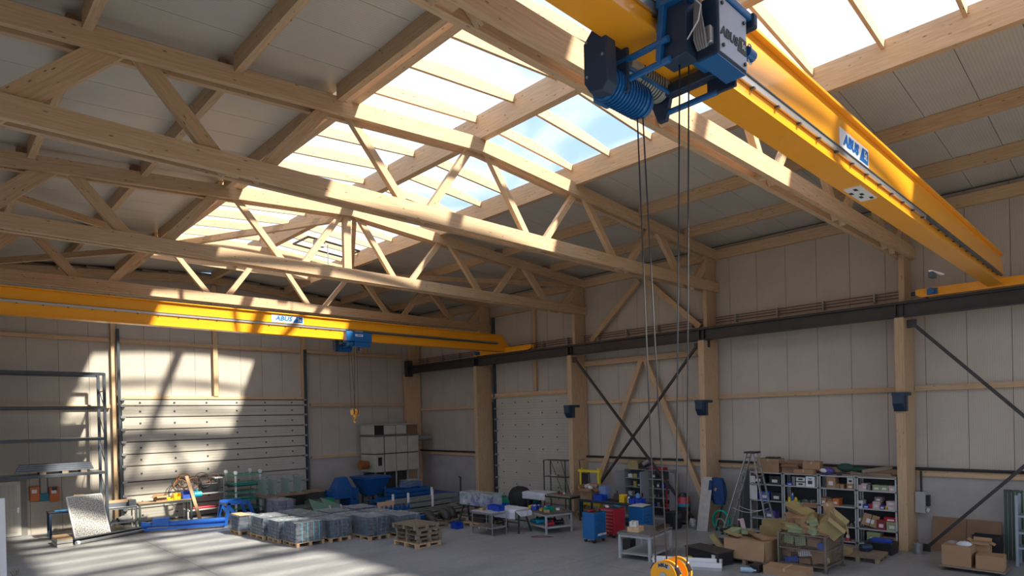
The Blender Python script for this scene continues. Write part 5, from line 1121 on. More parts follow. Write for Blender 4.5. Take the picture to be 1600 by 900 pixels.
# two grey cupboards with open doors
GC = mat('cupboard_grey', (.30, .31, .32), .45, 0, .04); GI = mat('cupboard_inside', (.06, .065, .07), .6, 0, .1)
def cupboard(lab, y0, y1, dl, dr, stripe=False):
    t = thing('steel_cupboard', lab, 'cupboard', (21.6, (y0+y1)/2, 0)); x0, x1 = 21.35, 21.85
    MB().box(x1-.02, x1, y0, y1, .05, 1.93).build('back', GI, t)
    for y in (y0, y1-.02): MB().box(x0, x1-.02, y, y+.02, 0, 1.95).build('side', GC, t)
    MB().box(x0, x1-.02, y0+.02, y1-.02, 1.93, 1.95).build('top', GC, t); MB().box(x0, x1-.02, y0+.02, y1-.02, 0, .08).build('plinth', GC, t)
    for z in (.45, .82, 1.19, 1.56): MB().box(x0+.03, x1-.02, y0+.02, y1-.02, z, z+.025).build('shelf_board', GC, t)
    for y, ang in dl:
        d = MB().bar((x0, y, .97), (x0-.45*math.cos(ang), y+.45*math.sin(ang), .97), .02, 1.84).build('door', GC, t, .003)
        e = Vector((x0-.38*math.cos(ang), y+.38*math.sin(ang)-.02, .97)); MB().box(e.x-.02, e.x+.02, e.y-.02, e.y+.0, .9, 1.05).build('handle', BLACKP, d)
        if stripe and y < (y0+y1)/2: MB().box(x0-.30, x0-.2, y-.03, y-.015, .45, 1.7).build('red_strip', RED, d)
    return t
cupboard('grey steel cupboard with doors open, the left one behind the workbench', 14.55, 15.6, ((15.6, .35), (14.55, -.1)), 0)
cupboard('grey steel cupboard with a red strip on its open door, right one', 13.45, 14.45, ((14.45, .1), (13.45, -1.0)), 0, True)
shn = ['lowest', 'second', 'third', 'fourth', 'top']
def fill(prefix, x, ya, yb, zs, where, rnd, pal, hmax=.26, dens=4, depth=.3):
    """small goods on each shelf board, each a thing of its own"""
    for si, z in enumerate(zs):
        k = dens; w = (yb-ya)/k
        for j in range(k):
            if rnd.random() < .12: continue
            m_, cn = pal[rnd.randrange(len(pal))]; ww = w*rnd.uniform(.55, .92); h = rnd.uniform(.35, 1)*hmax; d = depth*rnd.uniform(.6, 1)
            yc = yb-w*(j+.5); posn = ['leftmost', 'second from the left', 'third from the left', 'fourth from the left', 'rightmost'][j if j < k-1 else 4] if k > 1 else 'single'
            kind = rnd.randrange(3); nmk = ('carton', 'tub', 'tin')[kind]
            t = thing(nmk, f'{cn} {nmk}, {posn} on the {shn[si]} board of {where}', nmk, (x, yc, z))
            if kind == 0:
                MB().box(x-d/2, x+d/2, yc-ww/2, yc+ww/2, z, z+h).build('body', m_, t, .003); MB().box(x-d/2-.004, x-d/2, yc-ww*.3, yc+ww*.3, z+h*.3, z+h*.7).build('label_patch', PAPER, t)
            elif kind == 1:
                frustum(MB(), x, yc, z, z+h*.8, d*.4, ww*.4, d*.5, ww*.5).build('body', m_, t, .003); MB().box(x-d/2-.01, x+d/2+.01, yc-ww/2-.01, yc+ww/2+.01, z+h*.8, z+h*.86).build('lid', m_, t)
            else:
                r = min(ww/2, d/2, .09); MB().cyl((x-d/2+r, yc, z), (x-d/2+r, yc, z+h), r, n=14).build('body', m_, t); MB().cyl((x-d/2+r, yc, z+h), (x-d/2+r, yc, z+h+.02), r*.6, n=12).build('cap', BLACKP, t)
PAL = [(BLACKP, 'black'), (mat('dull_grey_box', (.20, .20, .20), .6), 'grey'), (PAPER, 'white'), (CARD, 'brown'), (BINB, 'blue'), (mat('dull_yellow', (.45, .38, .08), .6), 'yellow'), (DKM, 'dark')]
rnd = random.Random(21)
fill('cup', 21.6, 14.62, 15.53, (.475, .845, 1.215, 1.585), 'the left grey cupboard', rnd, PAL, .24, 4)
fill('cup', 21.6, 13.52, 14.38, (.475, .845, 1.215, 1.585), 'the right grey cupboard', rnd, PAL[:2]+PAL[4:5]+PAL[6:], .24, 4)
carton('olive carton on top of the left grey cupboard', 21.6, 15.2, 1.95, .4, .5, .34, 0, GBOX)
t = thing('black_machine', 'black and silver machine lying on top of the left cupboard', 'machine', (21.6, 14.7, 1.95)); MB().bar((21.6, 15.0, 2.05), (21.6, 14.5, 2.2), .25, .18).build('body', BLACKP, t, .02); MB().cyl((21.55, 14.75, 2.15), (21.55, 14.45, 2.32), .11, n=16).build('drum', STEEL, t)
t = thing('red_case', 'flat red case on top of the right grey cupboard', 'case', (21.6, 14.1, 1.95)); MB().box(21.4, 21.8, 13.8, 14.4, 1.95, 2.06).build('shell', RED, t, .02); MB().box(21.38, 21.4, 14.0, 14.2, 1.98, 2.02).build('handle', BLACKP, t)
# vacuum cleaner
t = thing('vacuum_cleaner', 'round workshop vacuum cleaner with a red head beside the right cupboard', 'vacuum cleaner', (21.15, 12.72, 0))
MB().cyl((21.15, 12.72, .16), (21.15, 12.72, .66), .24, n=22).build('tank', BLACKP, t); MB().cyl((21.15, 12.72, .66), (21.15, 12.72, .78), .27, n=22).build('clamp_ring', TEAL, t); MB().cyl((21.15, 12.72, .78), (21.15, 12.72, 1.02), .26, .22, n=22).build('motor_head', RED, t); MB().cyl((21.15, 12.72, 1.02), (21.15, 12.72, 1.16), .2, .12, n=18).build('handle_cap', BLACKP, t)
MB().cyl((21.15, 12.72, .08), (21.15, 12.72, .16), .32, .30, n=20).build('base', BLACKP, t)
for a_ in range(4): MB().cyl((21.2+.26*math.cos(a_*1.57+.8), 12.95+.26*math.sin(a_*1.57+.8), .0), (21.2+.26*math.cos(a_*1.57+.8), 12.95+.26*math.sin(a_*1.57+.8), .08), .04).build('caster', RUBBER, t)
# tool cabinets
def toolcab(lab, x0, x1, y0, y1, h, m_, face, n=7, hm=None, clutter=True):
    t = thing('tool_cabinet', lab, 'tool cabinet', ((x0+x1)/2, (y0+y1)/2, 0)); z0 = .13; hm = hm or SILVER
    MB().box(x0, x1, y0, y1, z0, h).build('body', m_, t, .01)
    MB().box(x0+.01, x1-.01, y0+.01, y1-.01, h, h+.012).build('top_mat', BLACKP, t)
    dz = (h-z0-.06)/n
    for k in range(n):
        za, zb = z0+.03+k*dz, z0+.03+(k+1)*dz-.012
        if face == 'Y': d = MB().box(x0+.02, x1-.02, y0-.014, y0, za, zb).build('drawer', m_, t, .003); MB().box(x0+.05, x1-.05, y0-.03, y0-.014, zb-.028, zb-.010).build('handle', hm, d)
        else: d = MB().box(x0-.014, x0, y0+.02, y1-.02, za, zb).build('drawer', m_, t, .003); MB().box(x0-.03, x0-.014, y0+.05, y1-.05, zb-.028, zb-.010).build('handle', hm, d)
    for x in (x0+.07, x1-.07):
        for y in (y0+.07, y1-.07): MB().cyl((x-.02, y, .06), (x+.02, y, .06), .06, n=14).build('caster', RUBBER, t); MB().box(x-.03, x+.03, y-.03, y+.03, .10, .13).build('fork', SILVER, t)
    return t
tb = toolcab('blue wheeled tool cabinet in front with white lettering on its lowest drawers', 16.0, 16.62, 12.93, 13.42, 1.0, TOOLB, 'Y', 7, TOOLB)
put_text('GEDORE', .088, frameM((16.36, 12.895, .27), (1, 0, 0), (0, 0, 1)), WHITE, tb, .12, .005, 1.15)
toolcab('red tool cabinet with pale drawer handles beside the blue one', 17.08, 17.72, 12.95, 13.60, 1.0, RED, 'X', 7)
toolcab('blue cabinet with papers on top, right of the red one', 18.4, 19.05, 12.68, 13.3, .92, TOOLB, 'Y', 6, TOOLB)
t = thing('paper_stack', 'white papers lying on the right blue cabinet', 'papers', (18.7, 13.0, .932)); rbox('sheet', PAPER, t, (18.66, 13.0, .95), (.62, .55, .02), .15); rbox('sheet', PAPER, t, (18.72, 12.95, .97), (.45, .5, .012), -.2)
for i, (x, y, m_, lab) in enumerate(((16.2, 13.2, RED, 'red tool tray on the front blue cabinet'), (16.45, 13.1, DKM, 'grey spanner on the front blue cabinet'), (17.3, 13.4, PAPER, 'pale mesh tray on the red cabinet'), (17.55, 13.15, TEAL, 'teal drill case on the red cabinet'))):
    t = local('hand_tool', lab, 'tool', (x, y, 1.012), .4*i); MB().box(-.14, .14, -.05, .05, 0, .05).build('body', m_, t, .01); MB().cyl((.05, 0, .03), (.2, 0, .03), .018, n=8).build('shaft', SILVER, t)
t = thing('welding_cart', 'black boxy unit on the floor right of the papers cabinet', 'welder', (19.95, 12.45, 0)); MB().box(19.7, 20.25, 12.25, 12.65, .06, .62).build('case', BLACKP, t, .02); MB().box(19.75, 20.2, 12.24, 12.25, .4, .55).build('front_panel', GI, t)
for x in (19.75, 20.2): MB().cyl((x, 12.3, .06), (x, 12.34, .06), .06, n=12).cyl((x, 12.56, .06), (x, 12.6, .06), .06, n=12).build('wheel', RUBBER, t)
t = thing('gas_bottle', 'dark bottle standing behind the red tool cabinet', 'gas bottle', (18.1, 13.9, 0)); MB().cyl((18.1, 13.9, 0), (18.1, 13.9, .75), .11, n=16).cyl((18.1, 13.9, .75), (18.1, 13.9, .85), .11, .04, n=16).build('cylinder', DKM, t); MB().cyl((18.1, 13.9, .85), (18.1, 13.9, .93), .03).build('valve', SILVER, t)
# front steel table
t = table('steel_table', 'grey steel table with a carton on it, nearest the hook block', 15.70, 10.75, 1.55, 1.05, .76, .15, mat('scuffed_top', (.22, .22, .22), .35, .4, .2, 5), LGREY, .16, 'table', .07, .06)
carton('pale wooden tray box on the grey steel table', 15.35, 10.85, .76, .38, .36, .13, .2, PINE, False)
carton('small white carton stacked on the pale tray box', 15.32, 10.88, .90, .24, .20, .14, .3, PAPER, False)
t = thing('brown_strip', 'brown metal strips overhanging the right end of the grey steel table', 'metal strips', (16.2, 10.4, .76))
for k in range(4): MB().bar((15.6+.1*k, 10.3+.08*k, .775+.03*(k % 2)), (16.7, 10.55+.06*k, .775+.03*(k % 2)), .06, .03).build('strip', (MATS['rusty'], PIPEB)[k % 2], t)
t = thing('black_box_unit', 'small dark box on the floor under the grey steel table', 'box', (15.6, 11.6, 0)); MB().box(15.9, 16.2, 11.45, 11.75, 0, .34).build('case', BLACKP, t, .02)
# white tray and black box behind the hook
t = thing('metal_tray', 'long white metal tray on the floor behind the hook block', 'tray', (15.2, 8.9, 0)); 
a, b = Vector((14.55, 9.75, 0)), Vector((15.35, 8.15, 0)); d_ = (b-a).normalized(); n_ = Vector((-d_.y, d_.x, 0))
if n_.x < 0: n_ = -n_
MB().bar((a+b)/2+Vector((0, 0, .05))-d_*(b-a).length/2+n_*.25, b+n_*.25+Vector((0, 0, .05)), .5, .10).build('base', LGREY, t)
MB().bar(a+Vector((0, 0, .15)), b+Vector((0, 0, .15)), .025, .13).build('side_wall', WHITE, t); MB().bar(a+n_*.5+Vector((0, 0, .15)), b+n_*.5+Vector((0, 0, .15)), .025, .13).build('side_wall', WHITE, t); MB().bar(a+Vector((0, 0, .22)), a+n_*.5+Vector((0, 0, .22)), .06, .02).build('rim', WHITE, t)
MB().bar(b+Vector((0, 0, .15)), b+n_*.5+Vector((0, 0, .15)), .025, .13).build('end_wall', LGREY, t); MB().bar(a+n_*.25+Vector((0, 0, .105)), b+n_*.25+Vector((0, 0, .105)), .46, .01).build('bottom', WHITE, t)
t = thing('black_crate', 'black box with a yellow sticker behind the white tray', 'box', (16.2, 9.0, 0)); M_ = Matrix.Translation((16.15, 8.95, 0)) @ Matrix.Rotation(-.25, 4, 'Z')
MB().box(-.3, .3, -.6, .6, 0, .36, 0, M_).build('case', BLACKP, t, .01); MB().box(-.31, -.3, .35, .5, .05, .12, 0, M_).build('sticker', BINY, t); MB().box(-.31, -.3, -.5, -.38, .18, .30, 0, M_).build('sticker', PAPER, t); MB().box(-.32, .32, -.62, .62, .36, .39, 0, M_).build('lid', PIPEB, t)

# ================================================================== right side: shelving row
SHX0, SHX1 = 20.9, 21.42; PY = [5.50, 6.60, 7.70, 8.84, 10.0]; SZ = (.10, .55, 1.17, 1.72)
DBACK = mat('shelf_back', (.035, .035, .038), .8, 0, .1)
for k in range(4):
    lab = ['grey shelf bay next to the nearest pillar, filled with pale cartons', 'grey shelf bay with open middle, second from the nearest pillar', 'grey shelf bay with white file boxes, third from the nearest pillar', 'grey shelf bay behind the stepladder with black crates'][k]
    t = thing('steel_shelving', lab, 'shelving', (21.15, (PY[k]+PY[k+1])/2, 0)); a, b = PY[k]+.012, PY[k+1]-.012
    for y in (a+.02, b-.02):
        for x in (SHX0+.02, SHX1-.02): MB().box(x-.02, x+.02, y-.02, y+.02, 0, 2.15).build('post', LGREY, t)
    for z in SZ+(2.12,): MB().box(SHX0, SHX1, a, b, z-.035, z).build('shelf_board', LGREY, t)
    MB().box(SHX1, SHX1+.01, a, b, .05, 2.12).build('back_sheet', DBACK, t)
# goods on the boards
def goods(kind, lab, x, y, z, sx, sy, sz, m, rz=0, lidm=None):
    t = local(kind, lab, 'box', (x, y, z), rz); a, b = sx/2, sy/2
    MB().box(-a, a, -b, b, 0, sz*.8).build('body', m, t, .003); MB().box(-a-.004, a+.004, -b-.004, b+.004, sz*.8, sz).build('lid', lidm or m, t, .003)
    if sy > .12: MB().box(-a-.008, -a-.004, -b*.5, b*.5, sz*.25, sz*.6).build('label_patch', PAPER if m not in (PAPER, WHITE) else PIPEB, t)
    return t
def at_s(px, z): p = on(px, 760, 'X', 21.1); return p.y
# bay 0 (px 1341..1403)
def run(rows):
    for (px, z, sy, sz, m, lab, kind) in rows: goods(kind, lab, 21.12, at_s(px, z), z, .34, sy, sz, m)
PK = PINK
run(((1346.5, 1.72, .10, .15, PK, 'pale pink carton at the left end of the top board by the pillar', 'carton'), (1353, 1.72, .16, .20, PK, 'pale pink carton beside the leftmost on the top board', 'carton'), (1359, 1.72, .10, .17, PAL[1][0], 'grey carton left of the green ones on the top board', 'carton'),
     (1372, 1.72, .22, .17, MGBOX, 'pale green carton, left one of two on the top board', 'carton'), (1384, 1.72, .22, .17, MGBOX, 'pale green carton, right one of two on the top board', 'carton'), (1396, 1.72, .17, .17, PK, 'pale pink carton right of the green cartons', 'carton'),
     (1346, 1.17, .13, .22, PAPER, 'white and red packet at the left end of the second board', 'carton'), (1355, 1.17, .20, .10, BINB, 'blue flat box on the second board by the pillar', 'carton'), (1362, 1.17, .10, .14, RED, 'small red carton beside the blue flat box', 'carton'), (1371, 1.17, .20, .22, PK, 'pink carton in the middle of the second board', 'carton'), (1380, 1.17, .14, .12, PURP, 'violet packet beside the pink carton', 'carton'), (1394, 1.17, .25, .13, PK, 'pink carton at the right end of the second board, lower one', 'carton'),
     (1387, 1.17, .06, .10, BINY, 'small yellow tin on the second board', 'carton')))
goods('carton', 'pink carton at the right end of the second board, upper one', 21.12, at_s(1394, 0), 1.30, .34, .25, .13, PK); goods('carton', 'grey brown carton on top of the middle pink carton', 21.12, at_s(1374, 0), 1.39, .3, .2, .14, mat('taupe', (.20, .16, .15), .7))
t = goods('carton', 'tilted brown carton tied with dark straps on the third board', 21.1, at_s(1357, 0), .60, .34, .42, .36, CARD); t.rotation_euler = (.25, .2, .2)
MB().box(-.18, .18, -.02, .0, -.005, .37).build('strap_band', BLACKP, t)
t = goods('vacuum_unit', 'dark red and white appliance on the third board', 21.1, at_s(1378, 0), .55, .3, .24, .30, mat('dark_red', (.22, .03, .04), .5)); goods('carton', 'olive carton on the third board by the pillar', 21.12, at_s(1395, 0), .55, .34, .30, .26, MGBOX); goods('carton', 'flat red box lying on the olive carton', 21.1, at_s(1393, 0), .81, .3, .36, .14, RED)
t = thing('paper_roll', 'white paper roll at the left end of the third board', 'roll', (21.0, at_s(1344, 0), .6)); MB().cyl((20.92, at_s(1344, 0), .80), (21.2, at_s(1344, 0), .80), .05, n=16).build('roll', PAPER, t)
goods('carton', 'olive carton on the lowest board behind the black crates', 21.12, at_s(1366, 0), .10, .4, .36, .36, MGBOX); goods('carton', 'brown flat carton on the lowest board by the pillar', 21.12, at_s(1388, 0), .10, .4, .45, .25, CARDD)
# bay 1 (px 1282..1341)
run(((1301, 1.72, .26, .36, CARD, 'upright brown carton on the top board of the second bay', 'carton'), (1311, 1.72, .12, .14, CARDD, 'small brown carton in front on the top board of the second bay', 'carton'), (1318, 1.72, .10, .13, CARD, 'smaller pale carton right of the small brown one', 'carton'), (1331, 1.72, .2, .17, CARD, 'light carton under the white box at the right of the second bay', 'carton'),
     (1289, 1.17, .16, .22, CARD, 'brown carton left on the middle board of the second bay', 'carton'), (1298, 1.17, .14, .20, CARDD, 'worn carton beside the orange carton', 'carton'), (1308, 1.17, .18, .22, ORANGE, 'orange carton on the middle board of the second bay', 'carton'), (1303, 1.17, .09, .10, PAPER, 'small white packet before the orange carton', 'carton')))
goods('carton', 'white box on top of the light carton in the second bay', 21.12, at_s(1331, 0), 1.89, .3, .18, .18, PAPER)
rnd = random.Random(8)
for k in range(11):
    px = 1286+k*4.9; y = at_s(px, 0); m_, cn = PAL[rnd.randrange(len(PAL))]; h = rnd.uniform(.08, .2)
    t = thing('small_part', f'{cn} small part, {["leftmost","second","third","fourth","fifth","sixth","seventh","eighth","ninth","tenth","rightmost"][k]} from the left on the cluttered third board', 'part', (21.1, y, .55)); MB().cyl((21.05, y, .55), (21.05, y, .55+h*.7), .035, n=10).build('body', m_, t); MB().cyl((21.05, y, .55+h*.7), (21.05, y, .55+h), .018, n=8).build('stem', SILVER, t)
t = thing('warning_cone', 'small red and white cone on the lowest board', 'cone', (21.0, at_s(1325, 0), .10)); y = at_s(1325, 0)
for i, (za, zb, ra, rb_) in enumerate(((.10, .20, .085, .06), (.20, .30, .06, .04), (.30, .42, .04, .015))): MB().cyl((21.0, y, za), (21.0, y, zb), ra, rb_, n=14).build('band', (RED, PAPER, RED)[i], t)
# bay 2 (px 1228..1282)
run(((1237, 1.72, .2, .10, BINB, 'blue low box left on the top board of the third bay', 'carton'), (1243, 1.72, .10, .30, PAL[1][0], 'grey folder leaning in the third bay', 'folder')))
for k, (z, lab) in enumerate(((1.72, 'white file box with dark lid, lower one'), (1.88, 'white file box with dark lid, upper one'))): goods('file_box', lab+' in the third bay', 21.12, at_s(1254, 0), z, .36, .28, .155, PAPER, 0, PIPEB)
t = goods('file_box', 'tall white file box with a hand hole in the third bay', 21.12, at_s(1269, 0), 1.72, .36, .27, .33, WHITE); MB().box(-.19, -.182, -.05, .05, .24, .27).build('hand_hole', BLACKP, t)
for i, px in enumerate((1235, 1245)):
    y = at_s(px, 0); t = thing('spray_bottle', ('yellow spray bottle, left one on the middle board', 'yellow spray bottle, right one on the middle board')[i], 'bottle', (21.0, y, 1.17)); MB().cyl((21.0, y, 1.17), (21.0, y, 1.29), .05, n=12).cyl((21.0, y, 1.29), (21.0, y, 1.34), .05, .02, n=12).build('body', BINY, t); MB().cyl((21.0, y, 1.34), (21.0, y, 1.38), .02, n=8).build('cap', PIPEB, t)
y = at_s(1240, 0); t = thing('spray_bottle', 'blue and white spray bottle between the yellow ones', 'bottle', (21.0, y, 1.17)); MB().cyl((21.0, y, 1.17), (21.0, y, 1.40), .04, n=12).build('body', BRB, t); MB().cyl((21.0, y, 1.40), (21.0, y, 1.48), .03, .015, n=12).build('spray_head', PAPER, t)
for k in range(8):
    px = 1250+k*4; y = at_s(px, 0); m_, cn = ((GREEN, 'green'), PAL[6], PAL[1], PAL[2], PAL[6], (STEEL, 'silver'), PAL[1], PAL[2])[k]
    t = local('tool', f'{cn} tool, {["first","second","third","fourth","fifth","sixth","seventh","last"][k]} right of the spray bottles', 'tool', (21.08, y, 1.17), .5*k); MB().box(-.08, .08, -.025, .025, 0, .07+.02*(k % 3)).build('body', m_, t, .006); MB().cyl((.08, 0, .03), (.15, 0, .03), .012, n=8).build('tip', DKM, t)
# bay 3 (px 1176..1224)
for z, px, m_, lab in ((1.72, 1188, BLACKP, 'black crate, left one on the top board behind the ladder'), (1.72, 1214, BLACKP, 'black crate with a white label on the top board right of the ladder'), (1.17, 1197, BRB, 'blue crate behind the right ladder legs'), (1.17, 1216, BLACKP, 'black crate with white papers on the middle board'), (.55, 1205, PURP, 'violet sack on the third board behind the ladder')): goods('crate', lab, 21.12, at_s(px, 0), z, .38, .36, .28, m_)
t = thing('grey_sack', 'grey sack on the lower board behind the ladder', 'sack', (21.1, 9.2, .1)); MB().ball((21.1, 9.2, .30), .2, 12, 8, sc=(1, 1.3, .9), jit=.15).build('bag', PAL[1][0], t)
# things on top of the shelving
Z = 2.12
carton('large brown carton on top of the shelving, partly behind the ladder', 21.15, 9.35, Z, .45, .75, .46, 0, CARD, False)
t = thing('dark_tray', 'dark tray on the large carton at the ladder', 'tray', (21.15, 9.3, 2.59)); MB().box(20.98, 21.3, 9.05, 9.45, 2.592, 2.64).build('body', BLACKP, t, .01)
carton('open carton with white paper on top of the shelving', 21.15, 8.62, Z, .45, .52, .30, .05, CARDD, True)
carton('low carton lying before the open carton on the shelving', 21.0, 8.15, Z, .28, .62, .15, -.05, CARD, False)
carton('brown carton with white label on top of the shelving', 21.2, 7.98, Z+.16, .38, .52, .24, .1, CARD, False); 
t = thing('violet_bag', 'violet and white bag on top of the shelving beside the cartons', 'bag', (21.1, 7.5, Z)); MB().ball((21.1, 7.5, Z+.12), .12, 12, 8, sc=(1.2, 1.8, 1), jit=.12).build('bag', PURP, t); MB().ball((20.98, 7.58, Z+.14), .07, 10, 6, sc=(.8, 1.6, 1), jit=.1).build('label_side', PAPER, t)
t = thing('dark_box', 'flat dark box on top of the shelving between cartons and tarp', 'box', (21.1, 6.98, Z)); MB().box(20.95, 21.3, 6.78, 7.18, Z+.002, Z+.10).build('body', BLACKP, t, .01)
for k in range(4):
    t = thing('plank', ['long pale plank, lowest at the front on top of the shelving', 'long pale plank, second one on top of the shelving', 'long reddish plank at the back on top of the shelving', 'long plank on top of the other planks under the tarp'][k], 'plank', (21.1, 6.3, Z))
    MB().box(20.92+.13*k if k < 3 else 20.98, 21.04+.13*k if k < 3 else 21.16, 5.52+.05*k, 7.0-.04*k, Z+.002 if k < 3 else Z+.062, Z+.06 if k < 3 else Z+.12).build('board', OLDWOOD if k != 2 else PINE, t)
t = thing('tarp_roll', 'dark green rolled tarp on the planks on top of the shelving', 'tarp', (21.1, 6.7, Z+.12)); MB().ball((21.1, 6.95, Z+.25), .14, 14, 9, sc=(1, 1.9, .95), jit=.08).build('roll', DKG, t); MB().ball((21.1, 6.55, Z+.21), .10, 12, 8, sc=(1.2, 2.6, .8), jit=.12).build('fold', DKG, t)
t = thing('square_post', 'weathered square post lying askew over the planks', 'post', (21.0, 6.0, Z+.12)); MB().bar((20.88, 6.42, Z+.17), (21.3, 5.72, Z+.30), .10, .10).build('post', OLDWOOD, t)
# ladder
LD = mat('ladder_alu', (.36, .36, .35), .4, .5, .08)
t = thing('stepladder', 'tall grey double stepladder standing before the shelving', 'ladder', (20.35, 9.8, 0))
def ladder(yf, yt, n):
    fa, fb, ta, tb_ = Vector((20.05, yf, 0)), Vector((20.65, yf, 0)), Vector((20.18, yt, 2.8)), Vector((20.52, yt, 2.8))
    for a, b in ((fa, ta), (fb, tb_)): MB().bar(a, b, .03, .075, (1, 0, 0)).build('rail', LD, t); MB().bar(a, a+(b-a)*.02, .045, .09, (1, 0, 0)).build('rubber_foot', RUBBER, t)
    for k in range(n):
        f = (k+.9)/(n+.4); MB().bar(fa.lerp(ta, f), fb.lerp(tb_, f), .06, .025).build('rung', LD, t)
ladder(10.6, 9.72, 9); ladder(8.95, 9.50, 9)
MB().box(20.12, 20.58, 9.42, 9.80, 2.80, 2.86).build('top_plate', BLACKP, t, .01)
for x in (20.12, 20.6): MB().tube([(x, 10.25-.13*k, .95-.12*math.sin(k*math.pi/8)) for k in range(9)], .01, 5).build('spreader_strap', PAPER, t)
# leaning pieces left of the shelving
t = thing('leaning_boards', 'dark boards leaning at the left end of the shelving', 'boards', (21.2, 10.35, 0))
for k in range(3): MB().bar((21.0+.1*k, 10.2+.12*k, 0), (21.2+.1*k, 10.12+.1*k, 2.15-.12*k), .03, .30, (0, 1, 0)).build('board', (BLACKP, DKM, PIPEB)[k], t)
t = thing('paper_note', 'white sheets stuck on the end of the shelving behind the ladder', 'papers', (20.85, 9.9, 1.2)); MB().box(20.89, 20.899, 9.72, 9.98, 1.18, 1.66).build('sheet', PAPER, t); MB().box(20.89, 20.899, 9.78, 9.95, 1.75, 1.98).build('sheet', PAPER, t)
t = thing('metal_sheet', 'tall shiny metal sheet leaning on the second pillar', 'metal sheet', (20.3, 11.5, 0)); MB().bar((20.15, 11.42, 0), (20.78, 11.50, 1.86), .42, .012, (1, 0, 0)).build('sheet', STEEL, t)
t = thing('foil_wrap', 'clear foil bundle around the foot of the steel brace', 'foil', (20.5, 12.0, 0)); MB().ball((20.55, 12.0, .17), .17, 12, 8, sc=(.8, .8, 1), jit=.25).build('foil', glassy('crinkled_foil', (.7, .7, .72), .6, .1, 1, 14), t)
t = thing('hose_reel', 'mint green hose coil standing against the second pillar', 'hose', (20.7, 10.95, 0))
for k in range(5): MB().tube([(20.62+.03*k, 10.95+.30*math.cos(a_), .37+(.34)*math.sin(a_)) for a_ in [i*math.pi/12 for i in range(24)]], .026, 6, closed=True).build('hose_turn', MINT, t)
MB().tube([(20.6, 10.95+.16*math.cos(a_), .25+.18*math.sin(a_)) for a_ in [i*math.pi/10 for i in range(20)]], .018, 6, closed=True).build('hose_turn', mat('pale_mint', (.25, .5, .42), .5), t)
MB().bar((20.58, 11.1, 0), (20.75, 10.9, 1.0), .05, .05).build('stand_bar', BLACKP, t)
t = thing('hanging_jacket', 'dark blue work jacket hanging on the second pillar', 'jacket', (20.85, 11.1, 1.1)); 
def jk(u, v):
    a_ = 2*math.pi*u; w = .20+.10*math.sin(math.pi*v)+.03*math.sin(5*a_+v*6); return (20.78+.12*math.cos(a_), 11.12+w*math.sin(a_)-.06*v, 1.85-.95*v)
MB().sheet(jk, 20, 10).add([jk(i/20, 0) for i in range(20)], [tuple(range(20))]).add([jk(i/20, 1) for i in range(20)], [tuple(range(19, -1, -1))]).build('cloth', JACK, t)
MB().bar((20.70, 11.30, 1.75), (20.68, 11.38, 1.05), .12, .14, (1, 0, 0)).build('sleeve', JACK, t); MB().bar((20.70, 10.92, 1.70), (20.68, 10.84, 1.05), .12, .14, (1, 0, 0)).build('sleeve', JACK, t)
MB().bar((20.66, 11.1, 1.5), (20.66, 11.15, 1.4), .07, .08).build('badge', CARD, t)
# ---- pallet, crates, bucket in front of the shelving
pallet('weathered pallet on the floor before the right shelving bays', 19.25, 5.95, 0, 1.15, 1.05, .08)
carton('flat olive carton on the left end of the weathered pallet', 18.95, 6.35, .146, .42, .40, .14, .1, GBOX, False)
t = thing('blue_machine', 'small dark blue machine standing on the weathered pallet', 'machine', (19.5, 5.95, .146)); MB().cyl((19.42, 6.05, .26), (19.62, 5.85, .26), .10, n=16).build('motor', NAVY, t); MB().box(19.42, 19.62, 5.86, 6.04, .146, .2).build('foot', NAVY, t); MB().cyl((19.52, 5.95, .3), (19.52, 5.9, .48), .03, n=10).build('handle', NAVY, t)
t = thing('black_crate', 'long black crate at the foot of the nearest pillar', 'crate', (20.35, 5.75, 0)); MB().box(20.05, 20.6, 5.42, 6.15, 0, .34).build('crate_body', BLACKP, t, .02)
t = thing('blue_lid_tray', 'bright blue tray lying on the long black crate', 'tray', (20.3, 5.75, .34)); rbox('tray_body', BINB, t, (20.3, 5.75, .375), (.36, .52, .07), .1)
t = thing('metal_bucket', 'grey metal bucket right of the nearest pillar', 'bucket', (20.75, 4.95, 0)); MB().cyl((20.78, 4.96, 0), (20.78, 4.96, .30), .10, .125, n=20, caps=False).cyl((20.78, 4.96, .005), (20.78, 4.96, .012), .10, n=20).build('pail', STEEL, t); MB().tube([(20.78+.125*math.cos(a_), 4.96+.02, .30+.10*math.sin(a_)) for a_ in [i*math.pi/8 for i in range(9)]], .006, 5).build('bail_handle', DKM, t)
t = thing('switch_box', 'grey electrical box with sockets on the wall right of the nearest pillar', 'switch box', (21.9, 5.05, 1.1)); MB().box(21.70, 21.99, 4.98, 5.24, 1.05, 1.68).build('case', LGREY, t, .01); MB().box(21.80, 21.99, 4.90, 4.98, 1.25, 1.58).build('socket_row', BLACKP, t, .01); MB().cyl((21.85, 5.1, 1.68), (21.85, 5.1, 2.3), .03, n=8).build('cable_duct', BLACKP, t); MB().cyl((21.75, 4.93, 1.1), (21.75, 4.9, 1.2), .04, n=10).build('plug', PAPER, t)
for k in range(3): pass
